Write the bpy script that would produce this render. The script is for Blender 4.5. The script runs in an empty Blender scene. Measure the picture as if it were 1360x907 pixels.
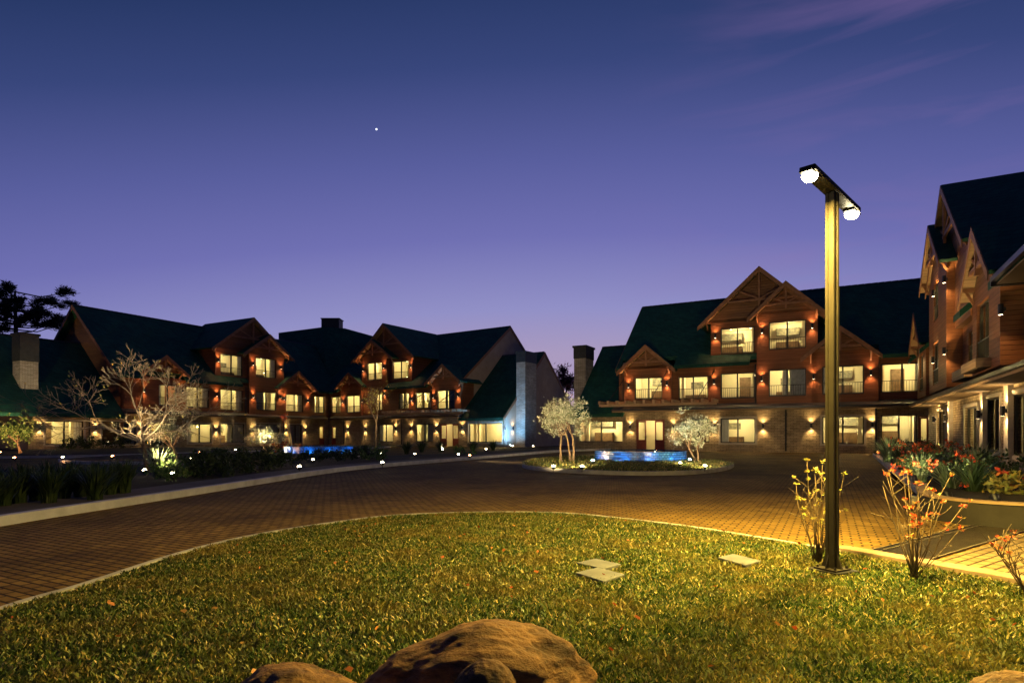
import bpy, math, random
from mathutils import Matrix, Vector
R = math.radians
rnd = random.Random(7)
scene = bpy.context.scene
col = scene.collection

# ------------------------------------------------------------------ camera, sky, exposure
F_PX, CX, HY, EYE = 790.0, 680.0, 577.0, 1.3      # photo geometry used to measure the place
cam_d = bpy.data.cameras.new('camera'); cam = bpy.data.objects.new('camera', cam_d); col.objects.link(cam)
cam.location = (0, 0, EYE); cam.rotation_euler = (R(90), 0, 0)
cam_d.sensor_width = 36; cam_d.lens = F_PX/1360*36; cam_d.shift_y = (HY-453.5)/1360
cam_d.clip_start = .05; cam_d.clip_end = 5000
scene.camera = cam
scene.view_settings.view_transform = 'Standard'; scene.view_settings.look = 'None'
scene.view_settings.exposure = 0.0; scene.view_settings.gamma = 1
scene.cycles.use_light_tree = True
scene.cycles.max_bounces = 6; scene.cycles.diffuse_bounces = 3; scene.cycles.glossy_bounces = 2
scene.cycles.transparent_max_bounces = 12; scene.cycles.sample_clamp_indirect = 4
scene.cycles.use_denoising = True

class NT:
    def __init__(s, tree): s.t = tree; s.t.nodes.clear()
    def n(s, typ, **kw):
        nd = s.t.nodes.new(typ)
        for k, v in kw.items():
            if k.startswith('i_'):
                key = k[2:].replace('_', ' ')
                nd.inputs[int(key) if key.isdigit() else key].default_value = v
            else: setattr(nd, k, v)
        return nd
    def l(s, a, b): s.t.links.new(a, b)
    def math(s, op, a, b=None):
        m = s.n('ShaderNodeMath', operation=op)
        for i, v in enumerate((a, b)):
            if v is None: continue
            if isinstance(v, (int, float)): m.inputs[i].default_value = v
            else: s.l(v, m.inputs[i])
        return m.outputs[0]
    def ramp(s, fac, pts, interp='LINEAR'):
        r = s.n('ShaderNodeValToRGB'); cr = r.color_ramp; cr.interpolation = interp
        while len(cr.elements) < len(pts): cr.elements.new(.5)
        for e, (p, c) in zip(cr.elements, pts): e.position = p; e.color = (*c, 1)
        s.l(fac, r.inputs[0]); return r.outputs[0]
    def mix(s, fac, a, b, typ='MIX'):
        m = s.n('ShaderNodeMix', data_type='RGBA', blend_type=typ)
        for i, v in ((0, fac), (6, a), (7, b)):
            if isinstance(v, (int, float)): m.inputs[i].default_value = v
            elif isinstance(v, tuple): m.inputs[i].default_value = (*v, 1)
            else: s.l(v, m.inputs[i])
        return m.outputs[2]

world = bpy.data.worlds.new('World'); scene.world = world; world.use_nodes = True
w = NT(world.node_tree)
tc = w.n('ShaderNodeTexCoord'); sep = w.n('ShaderNodeSeparateXYZ'); w.l(tc.outputs['Generated'], sep.inputs[0])
dot = w.n('ShaderNodeVectorMath', operation='DOT_PRODUCT'); dot.inputs[1].default_value = (.087, .996, 0)
hz = w.n('ShaderNodeVectorMath', operation='MULTIPLY'); hz.inputs[1].default_value = (1, 1, 0)
w.l(tc.outputs['Generated'], hz.inputs[0])
hn = w.n('ShaderNodeVectorMath', operation='NORMALIZE'); w.l(hz.outputs[0], hn.inputs[0]); w.l(hn.outputs[0], dot.inputs[0])
t = w.math('ADD', sep.outputs[2], w.math('MULTIPLY', w.math('SUBTRACT', 1.0, dot.outputs['Value']), .4))
sky = w.ramp(t, [(0, (.46, .33, .48)), (.134, (.40, .325, .52)), (.207, (.285, .28, .565)), (.317, (.160, .162, .445)),
                 (.42, (.098, .112, .338)), (.53, (.040, .062, .20)), (.62, (.019, .038, .127)), (1, (.01, .02, .08))])
mp = w.n('ShaderNodeMapping'); mp.inputs['Rotation'].default_value = (0, R(24), 0); mp.inputs['Scale'].default_value = (1.6, 2.0, 11)
w.l(tc.outputs['Generated'], mp.inputs[0])
nz = w.n('ShaderNodeTexNoise'); nz.inputs['Scale'].default_value = 1.5; nz.inputs['Detail'].default_value = 5; nz.inputs['Distortion'].default_value = .6
w.l(mp.outputs[0], nz.inputs[0])
cl = w.ramp(nz.outputs[0], [(.50, (0, 0, 0)), (.76, (1, 1, 1))])
side = w.ramp(sep.outputs[0], [(.15, (0, 0, 0)), (.5, (.55, .55, .55))])
m1 = w.mix(1.0, cl, side, 'MULTIPLY')
sky2 = w.mix(w.math('MULTIPLY', m1, .65), sky, (.30, .17, .42))
bg = w.n('ShaderNodeBackground'); bg.inputs[1].default_value = 1.0; w.l(sky2, bg.inputs[0])
wo = w.n('ShaderNodeOutputWorld'); w.l(bg.outputs[0], wo.inputs[0])

# ------------------------------------------------------------------ materials
def mat(name, build, rough=.7, spec=.3, metal=0.0):
    m = bpy.data.materials.new(name); m.use_nodes = True; n = NT(m.node_tree)
    out = n.n('ShaderNodeOutputMaterial'); b = n.n('ShaderNodeBsdfPrincipled')
    b.inputs['Roughness'].default_value = rough; b.inputs['Specular IOR Level'].default_value = spec; b.inputs['Metallic'].default_value = metal
    n.l(b.outputs[0], out.inputs[0]); n.b = b; n.out = out
    co = n.n('ShaderNodeTexCoord'); n.co = co.outputs['Object']
    build(n); return m
def noise(n, scale, detail=4, vec=None, rough=.6):
    z = n.n('ShaderNodeTexNoise'); z.inputs['Scale'].default_value = scale; z.inputs['Detail'].default_value = detail; z.inputs['Roughness'].default_value = rough
    n.l(vec or n.co, z.inputs[0]); return z.outputs[0]
def bump(n, h, strength=.5, dist=.02):
    b = n.n('ShaderNodeBump'); b.inputs['Strength'].default_value = strength; b.inputs['Distance'].default_value = dist
    n.l(h, b.inputs['Height']); n.l(b.outputs[0], n.b.inputs['Normal'])
def mottled(c1, c2, scale=3, bstr=.3, bd=.01, detail=6):
    def f(n):
        z = noise(n, scale, detail); n.l(n.ramp(z, [(.3, c1), (.7, c2)]), n.b.inputs['Base Color'])
        if bstr: bump(n, noise(n, scale*6, 4), bstr, bd)
    return f
def flat_vec(n):     # (x+y, z) : works on any upright face of a facade-aligned mesh
    s = n.n('ShaderNodeSeparateXYZ'); n.l(n.co, s.inputs[0])
    c = n.n('ShaderNodeCombineXYZ'); n.l(n.math('ADD', s.outputs[0], s.outputs[1]), c.inputs[0]); n.l(s.outputs[2], c.inputs[1])
    return c.outputs[0], s.outputs
def siding(c1, c2, board=.16):
    def f(n):
        v, s = flat_vec(n)
        zz = n.math('DIVIDE', s[2], board); fr = n.math('FRACT', zz)
        cell = n.n('ShaderNodeTexWhiteNoise', noise_dimensions='1D'); n.l(n.math('FLOOR', zz), cell.inputs['W'])
        mp = n.n('ShaderNodeMapping'); mp.inputs['Scale'].default_value = (1.2, 26, 1); n.l(v, mp.inputs[0])
        g = noise(n, 1.0, 5, mp.outputs[0])
        base = n.ramp(g, [(.3, c1), (.7, c2)])
        base = n.mix(n.math('MULTIPLY', cell.outputs[0], .35), base, tuple(x*.55 for x in c1))
        groove = n.ramp(fr, [(0, (0, 0, 0)), (.09, (1, 1, 1)), (.95, (1, 1, 1)), (1, (.2, .2, .2))])
        base = n.mix(.75, base, groove, 'MULTIPLY')
        n.l(base, n.b.inputs['Base Color']); bump(n, groove, .8, .02)
    return f
def brick(c1, c2, mortar, w=.42, h=.12, bs=.8, msize=.012, planar=True, rot=0.0, off=.5, nscale=1.2, stains=False):
    def f(n):
        if planar: v, _ = flat_vec(n)
        else: v = n.co
        mp = n.n('ShaderNodeMapping'); mp.inputs['Rotation'].default_value = (0, 0, rot); n.l(v, mp.inputs[0])
        b = n.n('ShaderNodeTexBrick'); b.offset = off
        b.inputs['Scale'].default_value = 1; b.inputs['Brick Width'].default_value = w; b.inputs['Row Height'].default_value = h
        b.inputs['Mortar Size'].default_value = msize; b.inputs['Mortar Smooth'].default_value = .3
        b.inputs['Color1'].default_value = (*c1, 1); b.inputs['Color2'].default_value = (*c2, 1); b.inputs['Mortar'].default_value = (*mortar, 1)
        n.l(mp.outputs[0], b.inputs[0])
        z = noise(n, nscale, 6)
        c = n.mix(.8, b.outputs[0], n.ramp(z, [(.3, (.62, .62, .62)), (.65, (1.15, 1.15, 1.15))]), 'MULTIPLY')
        if stains:
            c = n.mix(.75, c, n.ramp(noise(n, .35, 8, None, .7), [(.38, (.38, .38, .38)), (.5, (.9, .9, .9)), (.68, (1.2, 1.2, 1.2))]), 'MULTIPLY')
            c = n.mix(.6, c, n.ramp(noise(n, 5.0, 5, None, .7), [(.3, (.6, .6, .6)), (.6, (1.1, 1.1, 1.1))]), 'MULTIPLY')
        n.l(c, n.b.inputs['Base Color'])
        inv = n.math('SUBTRACT', 1.0, b.outputs[1])
        bump(n, n.math('ADD', inv, n.math('MULTIPLY', noise(n, 25, 3), .35)), bs, .02)
    return f
def emit(name, color, strength):
    m = bpy.data.materials.new(name); m.use_nodes = True; n = NT(m.node_tree)
    out = n.n('ShaderNodeOutputMaterial'); e = n.n('ShaderNodeEmission'); e.inputs[0].default_value = (*color, 1); e.inputs[1].default_value = strength
    n.l(e.outputs[0], out.inputs[0]); return m
def island_mat(name, stops, rough=.5, spec=.3, trans=.25):
    m = bpy.data.materials.new(name); m.use_nodes = True; n = NT(m.node_tree)
    out = n.n('ShaderNodeOutputMaterial'); b = n.n('ShaderNodeBsdfPrincipled'); b.inputs['Roughness'].default_value = rough; b.inputs['Specular IOR Level'].default_value = spec
    g = n.n('ShaderNodeNewGeometry'); c = n.ramp(g.outputs['Random Per Island'], stops)
    n.l(c, b.inputs['Base Color'])
    if trans:
        tr = n.n('ShaderNodeBsdfTranslucent'); n.l(c, tr.inputs[0]); mx = n.n('ShaderNodeMixShader'); mx.inputs[0].default_value = trans
        n.l(b.outputs[0], mx.inputs[1]); n.l(tr.outputs[0], mx.inputs[2]); n.l(mx.outputs[0], out.inputs[0])
    else: n.l(b.outputs[0], out.inputs[0])
    return m
def patchy(m, c2, scale, lo, hi):
    n = NT.__new__(NT); n.t = m.node_tree; b = [x for x in n.t.nodes if x.type == 'BSDF_PRINCIPLED'][0]; src = b.inputs['Base Color'].links[0].from_socket
    g = n.n('ShaderNodeTexCoord'); z = noise(n, scale, 4, g.outputs['Object']); f = n.ramp(z, [(lo, (0, 0, 0)), (hi, (1, 1, 1))]); c = n.mix(f, src, n.mix(.6, src, c2)); n.l(c, b.inputs['Base Color'])
    for x in n.t.nodes:
        if x.type == 'BSDF_TRANSLUCENT': n.l(c, x.inputs[0])
def glass_mat(name):
    m = bpy.data.materials.new(name); m.use_nodes = True; n = NT(m.node_tree)
    out = n.n('ShaderNodeOutputMaterial'); tr = n.n('ShaderNodeBsdfTransparent'); tr.inputs[0].default_value = (.93, .95, .94, 1)
    gl = n.n('ShaderNodeBsdfGlossy'); gl.inputs['Roughness'].default_value = .02
    fr = n.n('ShaderNodeFresnel'); fr.inputs[0].default_value = 1.5; mx = n.n('ShaderNodeMixShader')
    n.l(fr.outputs[0], mx.inputs[0]); n.l(tr.outputs[0], mx.inputs[1]); n.l(gl.outputs[0], mx.inputs[2]); n.l(mx.outputs[0], out.inputs[0]); return m

M = {}
M['siding'] = mat('red_brown_siding', siding((.17, .066, .026), (.29, .12, .048)), .6)
M['gable_wood'] = mat('gable_boards', siding((.15, .075, .035), (.24, .125, .06), .2), .65)
M['rake'] = mat('fascia_wood', mottled((.20, .10, .045), (.31, .16, .08), 4), .6)
M['timber'] = mat('pergola_timber', mottled((.36, .24, .13), (.5, .35, .2), 3), .7)
M['brick'] = mat('tan_stone_brick', brick((.34, .26, .15), (.50, .39, .23), (.13, .10, .065), nscale=2.5), .85)
M['ledge'] = mat('pale_ledge_stone', brick((.38, .34, .27), (.56, .51, .42), (.16, .14, .11), .38, .09, 1.0, .016), .85)
M['plaster'] = mat('beige_plaster', mottled((.34, .27, .19), (.42, .34, .25), 1.2, .25, .01), .9)
M['reveal'] = mat('pale_stone_trim', mottled((.42, .37, .28), (.55, .49, .38), 5, .3), .8)
M['gutter'] = mat('black_gutter', mottled((.012, .012, .014), (.02, .02, .022), 5, 0), .35, .5)
M['fascia'] = mat('dark_canopy', mottled((.03, .035, .035), (.05, .055, .055), 4, .2), .6)
M['soffit'] = mat('soffit_boards', siding((.33, .22, .11), (.45, .31, .16), .12), .6)
M['wframe'] = mat('black_window_frame', mottled((.012, .011, .01), (.02, .018, .016), 4, 0), .35, .5)
M['iron'] = mat('black_iron', mottled((.01, .01, .01), (.02, .02, .02), 9, 0), .4, .5)
M['redwood'] = mat('red_door_wood', mottled((.22, .035, .02), (.32, .06, .03), 6, .2), .45, .5)
M['room'] = mat('cream_room_paint', mottled((.72, .66, .50), (.78, .72, .56), .8, 0), .9)
M['floorwood'] = mat('room_wood', mottled((.25, .15, .08), (.35, .22, .12), 2, 0), .5)
M['furn'] = mat('room_furniture', mottled((.10, .06, .035), (.2, .13, .08), 3, 0), .6)
M['pic'] = mat('room_picture', mottled((.06, .07, .07), (.3, .27, .2), 6, 0), .6)
M['curtain'] = mat('sheer_curtain', mottled((.62, .6, .54), (.75, .72, .66), 3, 0), .9)
M['curtain_dark'] = mat('grey_curtain', mottled((.26, .27, .27), (.42, .42, .42), 3, 0), .9)
M['glass'] = glass_mat('window_glass')
M['bulb'] = emit('lamp_glow', (1, .72, .42), 14)
M['spotglow'] = emit('ground_spot_glow', (1, .8, .45), 60)
M['redglow'] = emit('red_spot_glow', (1, .35, .12), 40)
M['blueglow'] = emit('blue_spot_glow', (.3, .7, 1), 90)
M['roomlamp'] = emit('ceiling_lamp_glow', (1, .88, .6), 9)
M['lens'] = emit('street_lamp_lens', (1, .86, .5), 90)
def roof_b(n):
    v, s = flat_vec(n)
    b = n.n('ShaderNodeTexBrick'); b.inputs['Scale'].default_value = 1; b.inputs['Brick Width'].default_value = .33; b.inputs['Row Height'].default_value = .2
    b.inputs['Mortar Size'].default_value = .012; b.inputs['Color1'].default_value = (.009, .065, .038, 1); b.inputs['Color2'].default_value = (.017, .10, .058, 1); b.inputs['Mortar'].default_value = (.006, .04, .025, 1)
    n.l(v, b.inputs[0])
    c = n.mix(.8, b.outputs[0], n.ramp(noise(n, .8, 5), [(.3, (.65, .65, .65)), (.7, (1.2, 1.2, 1.2))]), 'MULTIPLY')
    n.l(c, n.b.inputs['Base Color']); bump(n, n.math('SUBTRACT', 1.0, b.outputs[1]), .5, .02)
M['roof'] = mat('green_shingle', roof_b, .75, .3)
M['road'] = mat('brown_paver_road', brick((.23, .135, .032), (.34, .21, .052), (.045, .028, .010), .20, .10, .9, .013, False, R(28), .5, .5, True), .8, .12)
M['paver_b'] = mat('tan_paver_drive', brick((.20, .14, .07), (.28, .20, .10), (.05, .035, .02), .22, .11, .9, .012, False, R(-35), .5, .6), .7)
M['kerb'] = mat('concrete_kerb', mottled((.36, .34, .31), (.55, .53, .49), 2.5, .5, .01), .85)
M['whitekerb'] = mat('white_kerb', mottled((.50, .50, .52), (.78, .78, .80), 2.5, .5, .01), .85)
M['wallsoil'] = mat('dark_planter_render', mottled((.035, .032, .026), (.06, .055, .045), 2, .4, .01), .9)
M['beam'] = mat('buff_kerb_slab', mottled((.20, .14, .09), (.32, .23, .15), 3, .4, .01), .8)
M['walk'] = mat('dark_sidewalk', mottled((.10, .085, .065), (.17, .14, .11), 2, .4, .01), .9)
M['soil'] = mat('bed_soil', mottled((.035, .028, .016), (.07, .055, .03), 6, .9, .04), .95)
M['turf'] = mat('turf_base', mottled((.025, .035, .010), (.05, .065, .02), 12, .9, .03), .95)
M['field'] = mat('ground_far', mottled((.03, .035, .02), (.05, .05, .03), .2, .3), .95)
M['stone'] = mat('grey_slab', mottled((.065, .068, .078), (.11, .115, .13), 5, .3, .004), .7)
M['grate'] = mat('drain_steel', mottled((.06, .05, .04), (.12, .10, .07), 6, .2), .35, .5, .6)
M['pole'] = mat('lamp_pole_paint', mottled((.018, .015, .012), (.028, .024, .019), 5, .05), .5, .2, .0)
M['bark'] = mat('bark', mottled((.16, .10, .055), (.34, .24, .15), 14, .8, .01), .9)
M['twig'] = mat('pale_twig', mottled((.10, .07, .04), (.19, .135, .08), 10, .4), .8)
M['greytwig'] = mat('grey_twig', mottled((.26, .21, .15), (.38, .32, .24), 10, .4), .8)
M['darkbark'] = mat('dark_bark', mottled((.02, .016, .012), (.05, .04, .03), 8, .5), .9)
M['olive'] = island_mat('olive_leaf', [(0, (.18, .23, .12)), (.5, (.40, .44, .30)), (1, (.66, .68, .54))])
M['needle'] = island_mat('dark_needle', [(0, (.008, .018, .010)), (1, (.03, .05, .025))], trans=.1)
M['pinklit'] = island_mat('pink_glow_leaf_tint', [(0, (.012, .010, .012)), (.5, (.05, .02, .03)), (.75, (.35, .08, .12)), (1, (.5, .14, .2))], trans=.3)  # pink glow on the dark crown is put into the leaf colour
M['broad'] = island_mat('broad_leaf', [(0, (.04, .09, .02)), (.6, (.10, .20, .05)), (1, (.30, .38, .14))])
M['strap'] = island_mat('strap_leaf', [(0, (.02, .04, .012)), (.7, (.05, .085, .03)), (1, (.10, .14, .05))], .45, .4)
M['flax'] = island_mat('flax_leaf', [(0, (.07, .12, .05)), (.6, (.20, .27, .13)), (1, (.42, .48, .28))], .4, .4)
M['hedge'] = island_mat('hedge_leaf', [(0, (.015, .03, .01)), (.8, (.04, .07, .02)), (1, (.12, .16, .05))])
M['redleaf'] = island_mat('red_leaf', [(0, (.42, .03, .015)), (.6, (.60, .08, .03)), (1, (.7, .28, .07))])
M['yellowleaf'] = island_mat('yellow_leaf', [(0, (.45, .30, .05)), (.5, (.45, .42, .10)), (1, (.30, .36, .08))])
M['mixleaf'] = island_mat('mixed_leaf', [(0, (.50, .03, .015)), (.45, (.60, .09, .03)), (.65, (.5, .28, .07)), (1, (.30, .34, .09))])
M['grass'] = island_mat('grass_blade', [(0, (.012, .03, .006)), (.35, (.035, .08, .012)), (.62, (.11, .17, .03)), (.82, (.26, .27, .06)), (.93, (.50, .36, .10)), (1, (.75, .62, .32))], .5, .4)
patchy(M['grass'], (.26, .17, .04), 1.3, .45, .68); patchy(M['grass'], (.02, .03, .008), 4.0, .5, .7)
M['litter'] = island_mat('dead_leaf', [(0, (.35, .06, .02)), (.5, (.45, .15, .04)), (1, (.4, .25, .08))])
def rock_b(n):
    z = noise(n, 3.0, 8); mp = n.n('ShaderNodeMapping'); mp.inputs['Scale'].default_value = (1, 3, 6); mp.inputs['Rotation'].default_value = (.3, .5, .2); n.l(n.co, mp.inputs[0])
    z2 = noise(n, 2.2, 8, mp.outputs[0], .7)
    c = n.ramp(z2, [(.3, (.035, .022, .010)), (.44, (.12, .065, .025)), (.58, (.26, .14, .05)), (.66, (.17, .10, .04)), (.76, (.52, .37, .2))])
    c = n.mix(.6, c, n.ramp(z, [(.35, (.45, .4, .35)), (.6, (1.2, 1.1, 1))]), 'MULTIPLY')
    n.l(c, n.b.inputs['Base Color']); bump(n, n.math('ADD', n.math('ADD', z, z2), n.math('MULTIPLY', noise(n, 40, 6), .35)), 1.0, .035)
M['rock'] = mat('ochre_boulder', rock_b, .75, .35)
M['bluetile'] = mat('blue_pool_tile', brick((.025, .13, .28), (.09, .28, .48), (.015, .06, .14), .2, .1, 1.0, .02, True, 0.0, .5, 4), .25, .5)
def water_b(n):
    n.b.inputs['Base Color'].default_value = (.02, .12, .18, 1); bump(n, noise(n, 6, 3), .4, .03)
M['water'] = mat('pool_water', water_b, .05, .5)

# ------------------------------------------------------------------ mesh helpers
class MB:
    def __init__(s): s.v = []; s.f = []; s.m = []
    def add(s, vs, fs, mi=0):
        b = len(s.v); s.v += [tuple(v) for v in vs]; s.f += [tuple(b+i for i in f) for f in fs]; s.m += [mi]*len(fs); return s
    def box(s, x0, x1, y0, y1, z0, z1, mi=0):
        if x0 > x1: x0, x1 = x1, x0
        if y0 > y1: y0, y1 = y1, y0
        vs = [(x, y, z) for x in (x0, x1) for y in (y0, y1) for z in (z0, z1)]
        return s.add(vs, [(0, 1, 3, 2), (4, 6, 7, 5), (0, 4, 5, 1), (2, 3, 7, 6), (0, 2, 6, 4), (1, 5, 7, 3)], mi)
    def prism(s, poly, a, b, mi=0):      # poly: list of 3d pts, extruded by vector from a to b
        a = Vector(a); b = Vector(b); n = len(poly)
        vs = [Vector(p)+a for p in poly]+[Vector(p)+b for p in poly]
        return s.add(vs, [tuple(range(n))[::-1], tuple(range(n, 2*n))]+[(i, (i+1) % n, n+(i+1) % n, n+i) for i in range(n)], mi)
    def beam(s, p, q, wd, ht, mi=0):
        p = Vector(p); q = Vector(q); d = (q-p).normalized()
        up = Vector((0, 0, 1)) if abs(d.z) < .95 else Vector((0, 1, 0))
        sd = d.cross(up).normalized()*wd/2; u2 = sd.cross(d).normalized()*ht/2
        vs = [e+a*sd+b*u2 for e in (p, q) for a, b in ((-1, -1), (1, -1), (1, 1), (-1, 1))]
        return s.add(vs, [(0, 1, 2, 3), (7, 6, 5, 4), (0, 4, 5, 1), (1, 5, 6, 2), (2, 6, 7, 3), (3, 7, 4, 0)], mi)
    def tube(s, pts, rad, n=6, mi=0, cap=True):
        pts = [Vector(p) for p in pts]; rings = []
        b = len(s.v)
        for i, p in enumerate(pts):
            d = (pts[min(i+1, len(pts)-1)]-pts[max(i-1, 0)])
            d = d.normalized() if d.length > 1e-9 else Vector((0, 0, 1))
            a = d.cross(Vector((.31, .17, .93)) if abs(d.z) < .9 else Vector((1, .1, 0))).normalized(); c = d.cross(a)
            r = rad[i] if isinstance(rad, (list, tuple)) else rad
            for k in range(n):
                t = 2*math.pi*k/n; s.v.append(tuple(p+a*math.cos(t)*r+c*math.sin(t)*r))
        for i in range(len(pts)-1):
            for k in range(n):
                s.f.append((b+i*n+k, b+i*n+(k+1) % n, b+(i+1)*n+(k+1) % n, b+(i+1)*n+k)); s.m.append(mi)
        if cap:
            s.f.append(tuple(b+k for k in range(n))[::-1]); s.m.append(mi)
            s.f.append(tuple(b+(len(pts)-1)*n+k for k in range(n))); s.m.append(mi)
        return s
    def cyl(s, x, y, z0, z1, r, n=12, mi=0, r2=None):
        return s.tube([(x, y, z0), (x, y, z1)], [r, r if r2 is None else r2], n, mi)

WM = {}
def link(o, parent, world_m):
    col.objects.link(o)
    if parent is not None:
        o.parent = parent; o.matrix_basis = WM[parent.name].inverted() @ world_m
    else: o.matrix_basis = world_m
    WM[o.name] = world_m
    return o
def tag(o, label=None, cat=None, group=None, kind=None):
    if label: o['label'] = label
    if cat: o['category'] = cat
    if group: o['group'] = group
    if kind: o['kind'] = kind
    return o
def empty(name, loc, rz=0.0):
    o = bpy.data.objects.new(name, None); o.empty_display_size = .3
    return link(o, None, Matrix.Translation(loc) @ Matrix.Rotation(rz, 4, 'Z'))
def obj(name, mb, mats, parent=None, frame=None, origin=None, smooth=False, bevel=0):
    frame = frame or Matrix.Identity(4)
    if origin is None:
        xs = [v[0] for v in mb.v]; ys = [v[1] for v in mb.v]; zs = [v[2] for v in mb.v]
        origin = ((min(xs)+max(xs))/2, (min(ys)+max(ys))/2, min(zs))
    ox, oy, oz = origin
    me = bpy.data.meshes.new(name)
    me.from_pydata([(v[0]-ox, v[1]-oy, v[2]-oz) for v in mb.v], [], mb.f)
    if not isinstance(mats, (list, tuple)): mats = [mats]
    for m_ in mats: me.materials.append(M[m_])
    if len(mats) > 1: me.polygons.foreach_set('material_index', mb.m)
    if smooth: me.polygons.foreach_set('use_smooth', [True]*len(me.polygons))
    me.update()
    o = bpy.data.objects.new(name, me)
    link(o, parent, frame @ Matrix.Translation(origin))
    if bevel:
        bv = o.modifiers.new('bevel', 'BEVEL'); bv.width = bevel; bv.segments = 2; bv.limit_method = 'ANGLE'
    return o
def copy_tree(o, wm, parent=None):
    c = o.copy(); link(c, parent, wm)
    for ch in [x for x in o.children]:
        copy_tree(ch, wm @ WM[o.name].inverted() @ WM[ch.name], c)
    return c
def lamp(kind, name, loc, energy, color, radius=.05, parent=None, direction=None, angle=100, blend=.6):
    d = bpy.data.lights.new(name, kind); d.energy = energy; d.color = color
    d.shadow_soft_size = radius
    if kind == 'SPOT': d.spot_size = R(angle); d.spot_blend = blend
    o = bpy.data.objects.new(name, d)
    m = Matrix.Translation(loc)
    if direction is not None:
        m = m @ Vector(direction).to_track_quat('-Z', 'Y').to_matrix().to_4x4()
    return link(o, parent, m)

def G(px, py, z=0.0):       # ground point measured in the photo
    d = F_PX*(EYE-z)/(py-HY); return Vector(((px-CX)/F_PX*d, d, z))
def P(px, py, d): return Vector(((px-CX)/F_PX*d, d, EYE+(HY-py)/F_PX*d))

# ------------------------------------------------------------------ ground
def sheet(name, pts, z, thick, m, kind='structure', **kw):
    mb = MB(); mb.prism([(p[0], p[1], 0) for p in pts], (0, 0, z-thick), (0, 0, z))
    return tag(obj(name, mb, m, **kw), kind=kind)
def area2(pts): return sum(pts[i][0]*pts[(i+1) % len(pts)][1]-pts[(i+1) % len(pts)][0]*pts[i][1] for i in range(len(pts)))
def smooth_path(pts, k=6, closed=False):
    pts = [Vector((p[0], p[1], 0)) for p in pts]; n = len(pts); out = []
    rng = range(n) if closed else range(n-1)
    for i in rng:
        g = lambda j: pts[j % n] if closed else pts[max(0, min(n-1, j))]
        p0, p1, p2, p3 = g(i-1), g(i), g(i+1), g(i+2)
        for s in range(k):
            t = s/k
            out.append(.5*((2*p1)+(-p0+p2)*t+(2*p0-5*p1+4*p2-p3)*t*t+(-p0+3*p1-3*p2+p3)*t**3))
    if not closed: out.append(pts[-1])
    return out
def strip(name, path, wd, z0, z1, m, closed=False, side=1):
    """solid kerb of width wd along path, on the side given, from z0 to z1"""
    n = len(path); mb = MB(); L = []
    for i, p in enumerate(path):
        a = path[(i-1) % n] if closed or i > 0 else p; b = path[(i+1) % n] if closed or i < n-1 else p
        d = (b-a).normalized(); L.append((p, p+Vector((-d.y, d.x, 0))*wd*side))
    rng = range(n) if closed else range(n-1)
    vs = []
    for p, q in L: vs += [(p.x, p.y, z0), (p.x, p.y, z1), (q.x, q.y, z1), (q.x, q.y, z0)]
    fs = []
    for i in rng:
        j = (i+1) % n
        for k in range(4): fs.append((4*i+k, 4*i+(k+1) % 4, 4*j+(k+1) % 4, 4*j+k))
    if not closed: fs += [(0, 1, 2, 3), (4*n-1, 4*n-2, 4*n-3, 4*n-4)]
    mb.add(vs, fs); return obj(name, mb, m)

sheet('ground', [(-3000, -3000), (3000, -3000), (3000, 3000), (-3000, 3000)], -.02, .5, 'field')
sheet('driveway', [(-45, -12), (36, -12), (36, 66), (-45, 66)], 0, .015, 'road')

# lawn in front
lawn_px = [(0, 819), (114, 784), (228, 745), (299, 725), (370, 710), (447, 698), (518, 689), (600, 685), (680, 684), (740, 685), (800, 690), (900, 702), (1000, 718), (1115, 738)]
lawn_edge = [G(*p) for p in lawn_px]
arc = smooth_path([(-3.4, -1.5), (-3.68, 1.8)]+[(p.x, p.y) for p in lawn_edge], 5)
lawn_right = [G(1360, 783), (5.6, 1.6, 0), (6.5, -1.5, 0)]
lawn_poly = [(p.x, p.y) for p in arc]+[(p[0], p[1]) for p in lawn_right]
sheet('lawn', lawn_poly, .03, .03, 'turf')
tag(strip('lawn_edging', arc, .07, 0, .055, 'kerb', side=1), kind='structure')
# right buff slab beam
bA = G(1108, 736); bB = Vector((4.29, 4.98, 0)); bC = Vector((6.2, 2.0, 0))
mb = MB(); d = (bB-bA).normalized(); nrm = Vector((-d.y, d.x, 0))
beam_pts = [bA, bB, bB+(bB-bA)*.8]
slabL = (beam_pts[-1]-bA).length; k = 0; s_ = 0
while s_ < slabL:
    e = min(slabL, s_+.98); a = bA+d*(s_+.004); b = bA+d*(e-.004)
    mb.prism([a, b, b+nrm*.2, a+nrm*.2], (0, 0, 0), (0, 0, .085)); s_ = e
tag(obj('edge_slabs', mb, 'beam', bevel=.008), kind='structure')

# tan drive to the right of the drain, drain
dr = [G(1140, 737), G(1291, 700), G(1340, 705.5), G(1217, 742)]
mid0 = Vector((3.9, 6.55, 0)); axis = (Vector((6.55, 8.45, 0))-mid0).normalized(); nr = Vector((axis.y, -axis.x, 0))
sheet('side_driveway', [tuple((mid0+nr*.62)[:2]), tuple((mid0+axis*3.6+nr*.62)[:2]), (16, 8.2), (16, -6), (6.8, -2), tuple((bB+nrm*.21)[:2]), tuple((bA+d*.45+nrm*.21)[:2])], .006, .006, 'paver_b')
dt = empty('drain_channel', mid0); tag(dt, 'long steel framed drainage channel cut across the paved drive', 'drain')
mb = MB()
for off in (0, .08, .58):
    a = mid0+nr*off; mb.beam(a+Vector((0, 0, .012)), a+axis*3.55+Vector((0, 0, .012)), .018, .022)
obj('frame', mb, 'walk', dt)
mb = MB()
for i in range(70):
    a = mid0+axis*(.02+i*.05)+nr*.02; mb.beam(a+Vector((0, 0, .010)), a+nr*.54+Vector((0, 0, .010)), .022, .012)
obj('grating', mb, 'grate', dt)

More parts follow.
